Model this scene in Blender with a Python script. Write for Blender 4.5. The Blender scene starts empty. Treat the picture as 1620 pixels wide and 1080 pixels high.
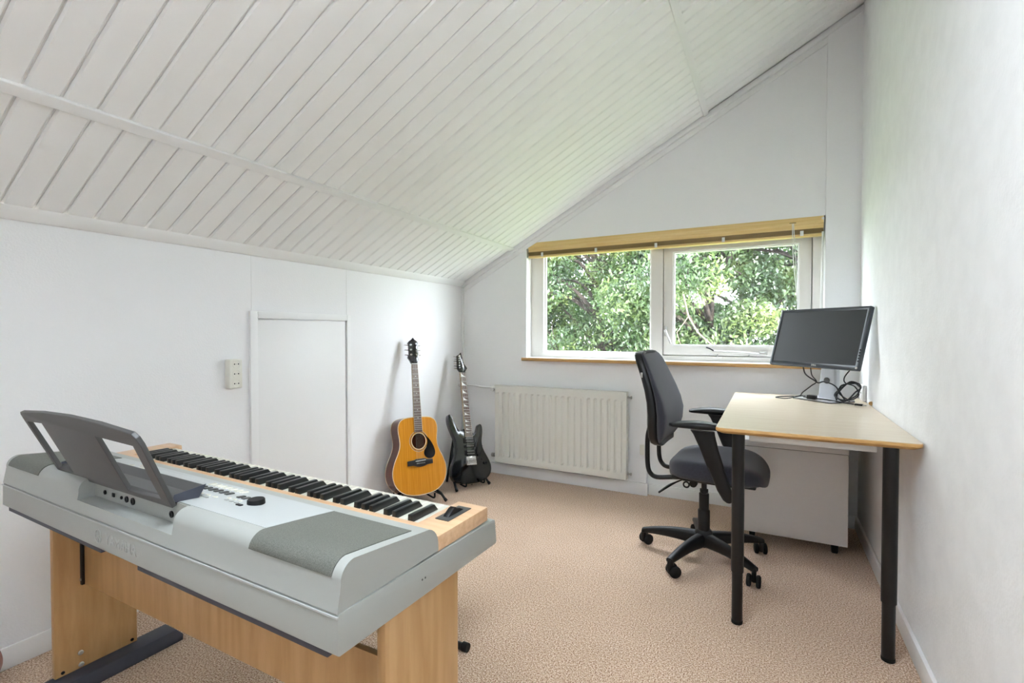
import bpy, bmesh, math, random
import numpy as np
from mathutils import Vector, Matrix

# ------------------------------------------------------------------ camera, sky, sun, exposure
scene = bpy.context.scene
COL = scene.collection
PI = math.pi
rnd = random.Random(7)

cam_data = bpy.data.cameras.new('camera')
cam_data.sensor_width = 36.0
cam_data.lens = 774.5 / 1620 * 36.0
cam_data.clip_start = 0.02
cam = bpy.data.objects.new('camera', cam_data)
COL.objects.link(cam)
cam.location = (0, 0, 1.12)
cam.rotation_euler = (PI / 2 - 0.0185, 0, 0.4827)
scene.camera = cam

world = bpy.data.worlds.new('sky')
scene.world = world
world.use_nodes = True
wn = world.node_tree.nodes
bg = wn['Background']
bg.inputs[0].default_value = (0.87, 0.95, 1.04, 1)
bg.inputs[1].default_value = 1.0

sun_data = bpy.data.lights.new('sun', 'SUN')
sun_data.energy = 1.6
sun_data.angle = math.radians(4)
sun_data.color = (1.0, 0.95, 0.86)
sun = bpy.data.objects.new('sun', sun_data)
COL.objects.link(sun)
sun.rotation_euler = Vector((-0.85, 0.35, -0.42)).to_track_quat('-Z', 'Y').to_euler()

scene.view_settings.view_transform = 'Standard'
scene.view_settings.look = 'None'
scene.view_settings.gamma = 1.0
scene.view_settings.exposure = 4.35
scene.view_settings.use_curve_mapping = False

# ------------------------------------------------------------------ materials
def srgb(r, g, b):
    f = lambda c: (c / 255) / 12.92 if c / 255 <= 0.04045 else ((c / 255 + 0.055) / 1.055) ** 2.4
    return (f(r), f(g), f(b), 1)

def mat(name, col, rough=0.5, metal=0.0, bump=0.0, bscale=200.0, col2=None, cscale=8.0, stretch=None,
        spec=None, coat=0.0, sheen=0.0, detail=4.0, contrast=(0.35, 0.65), bdist=0.002):
    m = bpy.data.materials.new(name)
    m.use_nodes = True
    nt = m.node_tree
    b = nt.nodes['Principled BSDF']
    b.inputs['Base Color'].default_value = col
    b.inputs['Roughness'].default_value = rough
    b.inputs['Metallic'].default_value = metal
    if spec is not None:
        b.inputs['Specular IOR Level'].default_value = spec
    if coat:
        b.inputs['Coat Weight'].default_value = coat
        b.inputs['Coat Roughness'].default_value = 0.05
    if sheen:
        b.inputs['Sheen Weight'].default_value = sheen
        b.inputs['Sheen Roughness'].default_value = 0.5
    tc = nt.nodes.new('ShaderNodeTexCoord')
    src = tc.outputs['Object']
    if stretch:
        mp = nt.nodes.new('ShaderNodeMapping')
        mp.inputs['Scale'].default_value = stretch
        nt.links.new(src, mp.inputs[0])
        src2 = mp.outputs[0]
    else:
        src2 = src
    if col2 is not None:
        n = nt.nodes.new('ShaderNodeTexNoise')
        n.inputs['Scale'].default_value = cscale
        n.inputs['Detail'].default_value = detail
        nt.links.new(src2, n.inputs['Vector'])
        r = nt.nodes.new('ShaderNodeValToRGB')
        r.color_ramp.elements[0].position = contrast[0]
        r.color_ramp.elements[1].position = contrast[1]
        r.color_ramp.elements[0].color = col
        r.color_ramp.elements[1].color = col2
        nt.links.new(n.outputs['Fac'], r.inputs[0])
        nt.links.new(r.outputs[0], b.inputs['Base Color'])
    if bump:
        n2 = nt.nodes.new('ShaderNodeTexNoise')
        n2.inputs['Scale'].default_value = bscale
        n2.inputs['Detail'].default_value = 3
        nt.links.new(src, n2.inputs['Vector'])
        bp = nt.nodes.new('ShaderNodeBump')
        bp.inputs['Strength'].default_value = bump
        bp.inputs['Distance'].default_value = bdist
        nt.links.new(n2.outputs['Fac'], bp.inputs['Height'])
        nt.links.new(bp.outputs[0], b.inputs['Normal'])
    return m

M = {}
M['wall'] = mat('white_wall_paint', (0.89, 0.89, 0.89, 1), 0.75, bump=0.25, bscale=160, spec=0.3)
M['wall_text'] = mat('textured_wall_paint', (0.85, 0.85, 0.845, 1), 0.8, bump=0.5, bscale=90, spec=0.3,
                     col2=(0.89, 0.89, 0.885, 1), cscale=14, detail=8)
M['ceil'] = mat('painted_ceiling_board', (0.92, 0.92, 0.91, 1), 0.45, bump=0.1, bscale=60, spec=0.4)
M['groove'] = mat('groove_backing', (0.80, 0.80, 0.78, 1), 0.8)
M['trim'] = mat('white_trim_paint', (0.88, 0.88, 0.87, 1), 0.4, bump=0.08, bscale=90, spec=0.4)
M['frame'] = mat('cream_window_frame', (0.78, 0.755, 0.71, 1), 0.35, bump=0.05, bscale=70)
M['radiator'] = mat('cream_radiator_enamel', (0.80, 0.79, 0.73, 1), 0.3)
M['sillwood'] = mat('sill_wood', srgb(205, 165, 105), 0.45, col2=srgb(185, 140, 85), cscale=6, stretch=(1, 25, 25))
M['blindwood'] = mat('pine_blind', srgb(232, 204, 144), 0.4, col2=srgb(222, 188, 120), cscale=5, stretch=(0.6, 30, 30))
M['slat'] = mat('brown_slat', srgb(160, 134, 84), 0.45, col2=srgb(136, 110, 64), cscale=5, stretch=(0.6, 30, 30))
M['beech'] = mat('beech_laminate', srgb(206, 166, 116), 0.32, col2=srgb(190, 148, 96), cscale=4.0, stretch=(9, 9, 1.0), detail=6,
                 bump=0.03, bscale=150)
M['keywood'] = mat('pale_wood_trim', srgb(226, 190, 152), 0.35, col2=srgb(212, 172, 132), cscale=5, stretch=(1, 14, 14))
M['silver'] = mat('silver_plastic', srgb(166, 169, 164), 0.42, bump=0.04, bscale=500)
M['silver_hi'] = mat('light_silver_panel', srgb(184, 188, 187), 0.38, bump=0.03, bscale=500)
M['grille'] = None
M['darkgrey'] = mat('dark_grey_plastic', srgb(76, 76, 75), 0.45, bump=0.04, bscale=400)
M['slate'] = mat('slate_blue_plastic', srgb(66, 69, 80), 0.5, bump=0.05, bscale=300)
M['ivory'] = mat('ivory_key', srgb(236, 234, 220), 0.25)
M['blackkey'] = mat('black_key', srgb(26, 29, 30), 0.3)
M['black'] = mat('black_plastic', srgb(16, 17, 19), 0.42, spec=0.35, bump=0.05, bscale=300)
M['blackmetal'] = mat('black_powder_coat', srgb(13, 13, 15), 0.38, spec=0.4)
M['rubber'] = mat('black_rubber', srgb(12, 12, 12), 0.7, spec=0.3)
M['chrome'] = mat('chrome', (0.75, 0.75, 0.75, 1), 0.18, 1.0)
M['steel'] = mat('brushed_steel', (0.55, 0.54, 0.52, 1), 0.35, 1.0)
M['white'] = mat('white_plastic', (0.80, 0.80, 0.78, 1), 0.35)
M['cream'] = mat('cream_socket_plastic', (0.80, 0.785, 0.70, 1), 0.3)
M['cabinet'] = mat('white_cabinet_lacquer', (0.88, 0.875, 0.86, 1), 0.4, bump=0.03, bscale=200)
M['fabric'] = mat('charcoal_wool', srgb(30, 31, 38), 0.95, bump=0.6, bscale=900, col2=srgb(56, 57, 68), cscale=420, sheen=0.25, detail=2)
M['desk'] = mat('bamboo_desk_top', srgb(226, 212, 190), 0.30, col2=srgb(212, 194, 168), cscale=3.0, stretch=(1.2, 60, 60), detail=3)
M['deskedge'] = mat('bamboo_ply_edge', srgb(214, 172, 108), 0.45, col2=srgb(184, 138, 78), cscale=4, stretch=(6, 6, 160))
M['screen'] = mat('matte_screen', srgb(44, 46, 50), 0.35)
M['bezel'] = mat('grey_bezel', srgb(62, 66, 72), 0.4)
M['spruce'] = mat('amber_spruce', srgb(222, 152, 44), 0.22, col2=srgb(206, 132, 30), cscale=3, stretch=(45, 1, 1), coat=0.6)
M['mahog'] = mat('mahogany', srgb(104, 48, 30), 0.25, col2=srgb(74, 32, 22), cscale=3, stretch=(4, 1, 30), coat=0.5)
M['binding'] = mat('cream_binding', srgb(236, 222, 188), 0.35)
M['rosewood'] = mat('rosewood', srgb(92, 60, 48), 0.5, col2=srgb(66, 42, 34), cscale=6, stretch=(40, 2, 1))
M['ebony'] = mat('ebony', srgb(30, 28, 30), 0.35)
M['gloss'] = mat('black_gloss_lacquer', srgb(12, 13, 16), 0.12, coat=0.8)
M['pearl'] = mat('pearl_inlay', srgb(228, 228, 224), 0.25)
M['neckwood'] = mat('maple_neck', srgb(196, 150, 96), 0.35)
M['string'] = mat('steel_string', (0.6, 0.58, 0.52, 1), 0.35, 1.0)
M['cable'] = mat('black_cable', srgb(20, 20, 22), 0.5)
M['monstand'] = mat('silver_monitor_stand', srgb(190, 192, 196), 0.4)
M['bark'] = mat('bark', srgb(58, 50, 44), 0.95, col2=srgb(36, 31, 27), cscale=6, stretch=(3, 3, 1), bump=0.8, bscale=20, bdist=0.02)
M['bark2'] = mat('dead_bark', srgb(104, 92, 78), 0.95, col2=srgb(80, 70, 58), cscale=6)
M['grass'] = mat('grass', srgb(96, 120, 60), 0.95, col2=srgb(70, 96, 44), cscale=3, bump=0.6, bscale=30, bdist=0.05)
M['facade'] = mat('brick_facade', srgb(150, 100, 80), 0.9, col2=srgb(130, 84, 66), cscale=8)

def carpet_mat():
    m = bpy.data.materials.new('tan_loop_carpet')
    m.use_nodes = True
    nt = m.node_tree
    b = nt.nodes['Principled BSDF']
    b.inputs['Roughness'].default_value = 0.95
    b.inputs['Specular IOR Level'].default_value = 0.15
    b.inputs['Sheen Weight'].default_value = 0.25
    tc = nt.nodes.new('ShaderNodeTexCoord')
    def noise(s, d):
        n = nt.nodes.new('ShaderNodeTexNoise')
        n.inputs['Scale'].default_value = s
        n.inputs['Detail'].default_value = d
        nt.links.new(tc.outputs['Object'], n.inputs['Vector'])
        return n
    n1 = noise(205, 2)
    r1 = nt.nodes.new('ShaderNodeValToRGB')
    e = r1.color_ramp.elements
    e[0].position = 0.36; e[0].color = srgb(138, 100, 74)
    e[1].position = 0.64; e[1].color = srgb(240, 224, 208)
    k = e.new(0.47); k.color = srgb(202, 170, 142)
    k = e.new(0.56); k.color = srgb(216, 188, 162)
    nt.links.new(n1.outputs['Fac'], r1.inputs[0])
    n2 = noise(5, 4)
    r2 = nt.nodes.new('ShaderNodeValToRGB')
    r2.color_ramp.elements[0].position = 0.3; r2.color_ramp.elements[0].color = (0.93, 0.92, 0.91, 1)
    r2.color_ramp.elements[1].position = 0.7; r2.color_ramp.elements[1].color = (1, 1, 1, 1)
    nt.links.new(n2.outputs['Fac'], r2.inputs[0])
    mx = nt.nodes.new('ShaderNodeMix'); mx.data_type = 'RGBA'; mx.blend_type = 'MULTIPLY'
    mx.inputs[0].default_value = 1
    nt.links.new(r1.outputs[0], mx.inputs[6]); nt.links.new(r2.outputs[0], mx.inputs[7])
    nt.links.new(mx.outputs[2], b.inputs['Base Color'])
    n3 = noise(420, 2)
    bp = nt.nodes.new('ShaderNodeBump')
    bp.inputs['Strength'].default_value = 0.5; bp.inputs['Distance'].default_value = 0.003
    nt.links.new(n3.outputs['Fac'], bp.inputs['Height']); nt.links.new(bp.outputs[0], b.inputs['Normal'])
    return m
M['carpet'] = carpet_mat()

M['grille'] = mat('speaker_mesh', srgb(88, 90, 83), 0.55, col2=srgb(112, 114, 106), cscale=900, detail=1.0, contrast=(0.42, 0.58), bump=0.3, bscale=600, bdist=0.001)

def glass_mat():
    m = bpy.data.materials.new('window_glass')
    m.use_nodes = True
    nt = m.node_tree
    nt.nodes.remove(nt.nodes['Principled BSDF'])
    out = nt.nodes['Material Output']
    tr = nt.nodes.new('ShaderNodeBsdfTransparent')
    gl = nt.nodes.new('ShaderNodeBsdfGlossy')
    gl.inputs['Roughness'].default_value = 0.02
    mx = nt.nodes.new('ShaderNodeMixShader')
    mx.inputs[0].default_value = 0.04
    nt.links.new(tr.outputs[0], mx.inputs[1]); nt.links.new(gl.outputs[0], mx.inputs[2])
    nt.links.new(mx.outputs[0], out.inputs[0])
    return m
M['glass'] = glass_mat()

def leaf_mat(name, c1, c2, c3):
    m = bpy.data.materials.new(name)
    m.use_nodes = True
    nt = m.node_tree
    nt.nodes.remove(nt.nodes['Principled BSDF'])
    out = nt.nodes['Material Output']
    tc = nt.nodes.new('ShaderNodeTexCoord')
    n = nt.nodes.new('ShaderNodeTexNoise'); n.inputs['Scale'].default_value = 1.6; n.inputs['Detail'].default_value = 8
    nt.links.new(tc.outputs['Object'], n.inputs['Vector'])
    r = nt.nodes.new('ShaderNodeValToRGB')
    e = r.color_ramp.elements
    e[0].position = 0.36; e[0].color = c1
    e[1].position = 0.66; e[1].color = c3
    k = e.new(0.5); k.color = c2
    nt.links.new(n.outputs['Fac'], r.inputs[0])
    d = nt.nodes.new('ShaderNodeBsdfDiffuse'); t = nt.nodes.new('ShaderNodeBsdfTranslucent')
    g = nt.nodes.new('ShaderNodeBsdfGlossy'); g.inputs['Roughness'].default_value = 0.45
    nt.links.new(r.outputs[0], d.inputs[0]); nt.links.new(r.outputs[0], t.inputs[0])
    mx = nt.nodes.new('ShaderNodeMixShader'); mx.inputs[0].default_value = 0.4
    nt.links.new(d.outputs[0], mx.inputs[1]); nt.links.new(t.outputs[0], mx.inputs[2])
    mx2 = nt.nodes.new('ShaderNodeMixShader'); mx2.inputs[0].default_value = 0.06
    nt.links.new(mx.outputs[0], mx2.inputs[1]); nt.links.new(g.outputs[0], mx2.inputs[2])
    nt.links.new(mx2.outputs[0], out.inputs[0])
    return m
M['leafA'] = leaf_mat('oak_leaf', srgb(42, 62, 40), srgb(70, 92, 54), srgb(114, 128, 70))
M['leafB'] = leaf_mat('dark_leaf', srgb(36, 62, 40), srgb(56, 86, 48), srgb(88, 112, 60))  # darker greens for the far row of trees

# ------------------------------------------------------------------ helpers
def tag(o, label=None, cat=None, group=None, kind=None):
    if label: o['label'] = label
    if cat: o['category'] = cat
    if group: o['group'] = group
    if kind: o['kind'] = kind
    return o

def empty(name, loc=(0, 0, 0), rz=0.0, matrix=None):
    o = bpy.data.objects.new(name, None)
    o.empty_display_size = 0.1
    COL.objects.link(o)
    if matrix is not None:
        o.matrix_world = matrix
    else:
        o.location = loc
        o.rotation_euler = (0, 0, rz)
    return o

def link_mesh(name, me, m, parent=None, loc=None, rot=None):
    o = bpy.data.objects.new(name, me)
    if m is not None:
        me.materials.append(m)
    COL.objects.link(o)
    if parent is not None:
        o.parent = parent
    if loc is not None:
        o.location = loc
    if rot is not None:
        o.rotation_euler = rot
    return o

def finish(bm, name, m, parent=None, bevel=0.0, seg=2, smooth=True, angle=35, loc=None, rot=None):
    bmesh.ops.recalc_face_normals(bm, faces=bm.faces)
    if bevel > 0:
        es = [e for e in bm.edges if len(e.link_faces) == 2 and e.calc_face_angle(0) > math.radians(25)]
        bmesh.ops.bevel(bm, geom=es, offset=bevel, segments=seg, profile=0.5, affect='EDGES', clamp_overlap=True)
    if smooth:
        for f in bm.faces:
            f.smooth = True
        for e in bm.edges:
            if len(e.link_faces) == 2 and e.calc_face_angle(0) > math.radians(angle):
                e.smooth = False
    me = bpy.data.meshes.new(name)
    bm.to_mesh(me)
    bm.free()
    return link_mesh(name, me, m, parent, loc, rot)

def add_box(bm, x0, x1, y0, y1, z0, z1):
    v = [bm.verts.new((x, y, z)) for x in (x0, x1) for y in (y0, y1) for z in (z0, z1)]
    for f in ((0, 1, 3, 2), (4, 6, 7, 5), (0, 4, 5, 1), (2, 3, 7, 6), (0, 2, 6, 4), (1, 5, 7, 3)):
        bm.faces.new([v[i] for i in f])

def box(name, x0, x1, y0, y1, z0, z1, m, parent=None, bevel=0.0, seg=2, **k):
    bm = bmesh.new()
    add_box(bm, x0, x1, y0, y1, z0, z1)
    return finish(bm, name, m, parent, bevel, seg, **k)

def prism_bm(pts, h0, h1, axis='z', bm=None):
    """polygon pts (2D) extruded along axis: z -> (a,b,h); x -> (h,a,b); y -> (a,h,b)"""
    bm = bm or bmesh.new()
    def P(a, b, h):
        return {'z': (a, b, h), 'x': (h, a, b), 'y': (a, h, b)}[axis]
    lo = [bm.verts.new(P(a, b, h0)) for a, b in pts]
    hi = [bm.verts.new(P(a, b, h1)) for a, b in pts]
    n = len(pts)
    bm.faces.new(lo[::-1]); bm.faces.new(hi)
    for i in range(n):
        bm.faces.new((lo[i], lo[(i + 1) % n], hi[(i + 1) % n], hi[i]))
    return bm

def prism(name, pts, h0, h1, m, parent=None, axis='z', bevel=0.0, seg=2, **k):
    return finish(prism_bm(pts, h0, h1, axis), name, m, parent, bevel, seg, **k)

def lathe(name, prof, m, parent=None, seg=24, axis='z', loc=None, rot=None, angle=35):
    bm = bmesh.new()
    rings = []
    for r, h in prof:
        if r < 1e-6:
            p = {'z': (0, 0, h), 'x': (h, 0, 0), 'y': (0, h, 0)}[axis]
            rings.append([bm.verts.new(p)])
        else:
            ring = []
            for i in range(seg):
                a = 2 * PI * i / seg
                c, s = r * math.cos(a), r * math.sin(a)
                ring.append(bm.verts.new({'z': (c, s, h), 'x': (h, c, s), 'y': (s, h, c)}[axis]))
            rings.append(ring)
    for A, B in zip(rings[:-1], rings[1:]):
        if len(A) == 1 and len(B) == 1:
            continue
        for i in range(seg):
            j = (i + 1) % seg
            if len(A) == 1:
                bm.faces.new((A[0], B[j], B[i]))
            elif len(B) == 1:
                bm.faces.new((A[i], A[j], B[0]))
            else:
                bm.faces.new((A[i], A[j], B[j], B[i]))
    for R in (rings[0], rings[-1]):
        if len(R) > 1:
            bm.faces.new(R)
    return finish(bm, name, m, parent, angle=angle, loc=loc, rot=rot)

def smooth_path(pts, n=8, cyclic=False):
    P = [Vector(p) for p in pts]
    out = []
    N = len(P)
    rng = range(N) if cyclic else range(N - 1)
    for i in rng:
        p1, p2 = P[i], P[(i + 1) % N]
        p0 = P[(i - 1) % N] if cyclic or i > 0 else p1 * 2 - p2
        p3 = P[(i + 2) % N] if cyclic or i + 2 < N else p2 * 2 - p1
        for k in range(n):
            t = k / n
            out.append(0.5 * ((2 * p1) + (p2 - p0) * t + (2 * p0 - 5 * p1 + 4 * p2 - p3) * t * t + (3 * p1 - p0 - 3 * p2 + p3) * t ** 3))
    if not cyclic:
        out.append(P[-1])
    return out

def add_tube(bm, pts, r, seg=10, cyclic=False, flat=1.0):
    P = [Vector(p) for p in pts]
    N = len(P)
    rad = list(r) if isinstance(r, (list, tuple)) else [r] * N
    if len(rad) != N:
        k_ = len(rad) - 1
        rad = [rad[min(int(i / (N - 1) * k_), k_ - 1)] * (1 - (i / (N - 1) * k_ - min(int(i / (N - 1) * k_), k_ - 1))) + rad[min(int(i / (N - 1) * k_), k_ - 1) + 1] * (i / (N - 1) * k_ - min(int(i / (N - 1) * k_), k_ - 1)) for i in range(N)]
    rings = []
    up = None
    for i in range(N):
        if cyclic:
            t = (P[(i + 1) % N] - P[i - 1]).normalized()
        else:
            t = (P[min(i + 1, N - 1)] - P[max(i - 1, 0)]).normalized()
        if up is None:
            up = t.orthogonal().normalized()
        else:
            up = up - t * up.dot(t)
            up = up.normalized() if up.length > 1e-6 else t.orthogonal().normalized()
        b = t.cross(up)
        rings.append([bm.verts.new(P[i] + (up * math.cos(2 * PI * k / seg) + b * math.sin(2 * PI * k / seg) * flat) * rad[i]) for k in range(seg)])
    for i in range(N if cyclic else N - 1):
        A, B = rings[i], rings[(i + 1) % N]
        for k in range(seg):
            bm.faces.new((A[k], A[(k + 1) % seg], B[(k + 1) % seg], B[k]))
    if not cyclic:
        bm.faces.new(rings[0][::-1]); bm.faces.new(rings[-1])

def tube(name, pts, r, m, parent=None, seg=10, cyclic=False, smooth_n=0, flat=1.0):
    if smooth_n:
        pts = smooth_path(pts, smooth_n, cyclic)
    bm = bmesh.new()
    add_tube(bm, pts, r, seg, cyclic, flat)
    return finish(bm, name, m, parent, angle=50)

def loft(name, rings, m, parent=None, angle=40, caps=True):
    bm = bmesh.new()
    R = [[bm.verts.new(p) for p in ring] for ring in rings]
    n = len(R[0])
    for A, B in zip(R[:-1], R[1:]):
        for i in range(n):
            bm.faces.new((A[i], A[(i + 1) % n], B[(i + 1) % n], B[i]))
    if caps:
        bm.faces.new(R[0][::-1]); bm.faces.new(R[-1])
    return finish(bm, name, m, parent, angle=angle)

def superellipse(a, b, e=4.0, n=32):
    out = []
    for i in range(n):
        t = 2 * PI * i / n
        c, s = math.cos(t), math.sin(t)
        out.append((a * math.copysign(abs(c) ** (2 / e), c), b * math.copysign(abs(s) ** (2 / e), s)))
    return out

def text_mesh(name, body, size, m, parent, matrix, depth=0.0004, extrude=True):
    cu = bpy.data.curves.new(name, 'FONT')
    cu.body = body
    cu.size = size
    cu.align_x = 'CENTER'
    cu.align_y = 'CENTER'
    cu.extrude = depth
    tmp = bpy.data.objects.new(name + '_tmp', cu)
    COL.objects.link(tmp)
    dg = bpy.context.evaluated_depsgraph_get()
    me = bpy.data.meshes.new_from_object(tmp.evaluated_get(dg))
    bpy.data.objects.remove(tmp)
    me.name = name
    me.materials.clear()
    o = link_mesh(name, me, m, parent)
    o.matrix_local = matrix
    return o

def boolean_cut(o, cutters):
    for c in cutters:
        md = o.modifiers.new('cut', 'BOOLEAN')
        md.operation = 'DIFFERENCE'
        md.object = c
        md.solver = 'EXACT'
    bpy.context.view_layer.update()
    dg = bpy.context.evaluated_depsgraph_get()
    me = bpy.data.meshes.new_from_object(o.evaluated_get(dg))
    o.modifiers.clear()
    o.data = me
    for c in cutters:
        bpy.data.objects.remove(c)

def copy_tree(o, parent=None):
    c = o.copy()
    COL.objects.link(c)
    if parent is not None:
        c.parent = parent
    for ch in list(o.children):
        copy_tree(ch, c)
    return c

S = 'structure'
# ------------------------------------------------------------------ the room
XL, XR, YB, YR = -2.24, 0.457, 3.39, -1.3
TH = 0.16
ceil_z = lambda x: 1.845 + 0.534 * (x + 1.613)
ANG = math.atan(0.534)

tag(box('floor', XL - TH, XR + TH, YR - TH, YB + 0.3, -0.12, 0, M['carpet']), 'tan speckled loop carpet covering the floor', kind=S)
tag(box('wall_left', XL - TH, XL, YR - TH, YB + 0.3, 0, ceil_z(XL) + 0.05, M['wall']), 'low white knee wall under the sloping ceiling', kind=S)
tag(box('wall_right', XR, XR + TH, YR - TH, YB + 0.3, 0, 3.15, M['wall_text']), 'tall white textured wall on the right', kind=S)

# back gable wall, one mesh with the window opening and the step beside the radiator
WX0, WX1, WZ0, WZ1 = -1.655, 0.288, 0.915, 1.802
def gable(name, y0, y1, hole, m):
    zs = lambda x: ceil_z(x) + 0.04
    bm = bmesh.new()
    hx0, hx1, hz0, hz1 = hole
    F = {}
    for y in (y0, y1):
        pts = {'a': (XL - TH, 0), 'b': (hx0, 0), 'c': (hx1, 0), 'd': (XR + TH, 0),
               'e': (XL - TH, hz0), 'f': (hx0, hz0), 'g': (hx1, hz0), 'h': (XR + TH, hz0),
               'j': (hx0, hz1), 'k': (hx1, hz1), 'l': (XR + TH, hz1),
               'm': (XL - TH, zs(XL - TH)), 'n': (hx0, zs(hx0)), 'o': (hx1, zs(hx1)), 'p': (XR + TH, zs(XR + TH))}
        F[y] = {k: bm.verts.new((p[0], y, p[1])) for k, p in pts.items()}
    for y in (y0, y1):
        v = F[y]
        for q in ('abfe', 'bcgf', 'cdhg', 'efjnm', 'jkon', 'ghlk', 'klpo'):
            bm.faces.new([v[c] for c in q])
    A, B = F[y0], F[y1]
    for s in ('fg', 'gk', 'kj', 'jf', 'ab', 'bc', 'cd', 'dh', 'hl', 'lp', 'po', 'on', 'nm', 'me', 'ea'):
        bm.faces.new((A[s[0]], A[s[1]], B[s[1]], B[s[0]]))
    return finish(bm, name, m, smooth=False)
wb = tag(gable('wall_back', YB, YB + 0.18, (WX0, WX1, WZ0, WZ1), M['wall']), 'white gable wall holding the window and radiator', kind=S)
cut = box('cutter', -0.735, 0.28, YB - 0.1, YB + 0.038, -0.05, WZ0 - 0.03, M['wall'])
boolean_cut(wb, [cut])
tag(box('wall_rear', XL - TH, XR + TH, YR - 0.18, YR, 0, 3.2, M['wall']), 'white wall behind the camera', kind=S)
tag(box('wall_pillar', 0.288, XR, YB - 0.022, YB + 0.02, 0, 2.93, M['wall']), 'narrow white boxed pillar between window and right wall', kind=S)

# sloping ceiling of tongue and groove boards
def slope_frame(x, y, lift=0.0):
    """matrix whose X runs up the slope, Y along the room, Z out of the roof"""
    ax = Vector((math.cos(ANG), 0, math.sin(ANG)))
    az = Vector((-math.sin(ANG), 0, math.cos(ANG)))
    ay = Vector((0, 1, 0))
    o = Vector((x, y, ceil_z(x))) + az * lift
    return Matrix(((ax.x, ay.x, az.x, o.x), (ax.y, ay.y, az.y, o.y), (ax.z, ay.z, az.z, o.z), (0, 0, 0, 1)))
bm = bmesh.new()
slope_len = (XR + TH - (XL - 0.2)) / math.cos(ANG)
add_box(bm, 0, slope_len, YR - TH, YB + 0.25, 0.009, 0.14)
ceiling = finish(bm, 'ceiling', M['groove'], smooth=False)
ceiling.matrix_world = slope_frame(XL - 0.2, 0)
# added roof opening above and behind the camera, lets in fill daylight
SKX0, SKX1, SKY0, SKY1 = -1.05, -0.10, -0.30, 0.72
sk = box('cutter', 0, (SKX1 - SKX0) / math.cos(ANG), SKY0, SKY1, -0.3, 0.5, None)
sk.matrix_world = slope_frame(SKX0, 0)
boolean_cut(ceiling, [sk])
tag(ceiling, 'sloping white ceiling of narrow grooved boards', kind=S)
PITCH = 0.0825
rows = ((XL + 0.004, -1.765, 0.556), (-1.765, -0.365, 0.556), (-0.365, XR - 0.002, 0.538))
def board_mesh(ln, w):
    bm = bmesh.new()
    pts = [(-w / 2, 0.006), (-w / 2 + 0.005, 0.0), (w / 2 - 0.005, 0.0), (w / 2, 0.006), (w / 2, 0.0088), (-w / 2, 0.0088)]
    prism_bm(pts, 0, ln, 'x', bm)
    bmesh.ops.recalc_face_normals(bm, faces=bm.faces)
    me = bpy.data.meshes.new('board')
    bm.to_mesh(me); bm.free()
    me.materials.append(M['ceil'])
    return me
inv = ceiling.matrix_world.inverted()
for (x0, x1, ph) in rows:
    me = board_mesh((x1 - x0) / math.cos(ANG), PITCH - 0.0054)
    i0 = int((0.30 - ph) / PITCH) - 1 if x0 < -1 and x1 < -1 else (int((0.72 - ph) / PITCH) + (1 if x1 < 0 else 0))
    y = ph + i0 * PITCH + PITCH / 2
    y_first = y - PITCH / 2
    while y + PITCH / 2 < YB + 0.02:
        o = bpy.data.objects.new('board', me)
        COL.objects.link(o)
        o.parent = ceiling
        o.matrix_local = inv @ slope_frame(x0, y)
        y += PITCH
    # boards behind the camera, joined
    bm = bmesh.new()
    y = y_first - PITCH / 2
    while y > YR:
        w = PITCH - 0.0054
        full = (x1 - x0) / math.cos(ANG)
        spans = [(0, full)]
        if SKY0 - 0.05 < y < SKY1 + 0.05 and x1 > SKX0:
            spans = []
            if x0 < SKX0: spans.append((0, (SKX0 - x0) / math.cos(ANG)))
            if x1 > SKX1: spans.append(((max(SKX1, x0) - x0) / math.cos(ANG), full))
        for h0, h1 in spans:
            prism_bm([(y - w / 2, 0.006), (y - w / 2 + 0.005, 0.0), (y + w / 2 - 0.005, 0.0), (y + w / 2, 0.006), (y + w / 2, 0.0088), (y - w / 2, 0.0088)], h0, h1, 'x', bm)
        y -= PITCH
    o = finish(bm, 'far_boards', M['ceil'], ceiling, smooth=False)
    o['kind'] = 'stuff'
    o.matrix_local = inv @ slope_frame(x0, 0)

def slope_strip(name, x0, x1, y0, y1, h, label):
    ln = (x1 - x0) / math.cos(ANG)
    o = box(name, 0, ln, y0, y1, -h, 0.004, M['trim'], bevel=0.003)
    o.matrix_world = slope_frame(x0, 0)
    return tag(o, label, kind=S)
slope_strip('trim_1', -1.783, -1.748, YR, YB, 0.010, 'lower flat white batten across the ceiling boards')
slope_strip('trim_2', -0.382, -0.351, YR, YB, 0.010, 'upper flat white batten across the ceiling boards')
slope_strip('trim_3', XL, XR, YB - 0.03, YB, 0.030, 'white moulding where ceiling meets the gable wall')
slope_strip('trim_4', XL, 0.288, YB - 0.008, YB, 0.062, 'thin white fillet strip below the gable moulding')
tag(prism('trim_5', [(XL, 1.494), (XL + 0.012, 1.496), (XL + 0.042, ceil_z(XL + 0.042) - 0.012), (XL + 0.05, ceil_z(XL + 0.05)), (XL, ceil_z(XL))], YR, YB - 0.001, M['trim'], axis='y', bevel=0.002), 'white moulding where ceiling meets the knee wall', kind=S)

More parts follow.
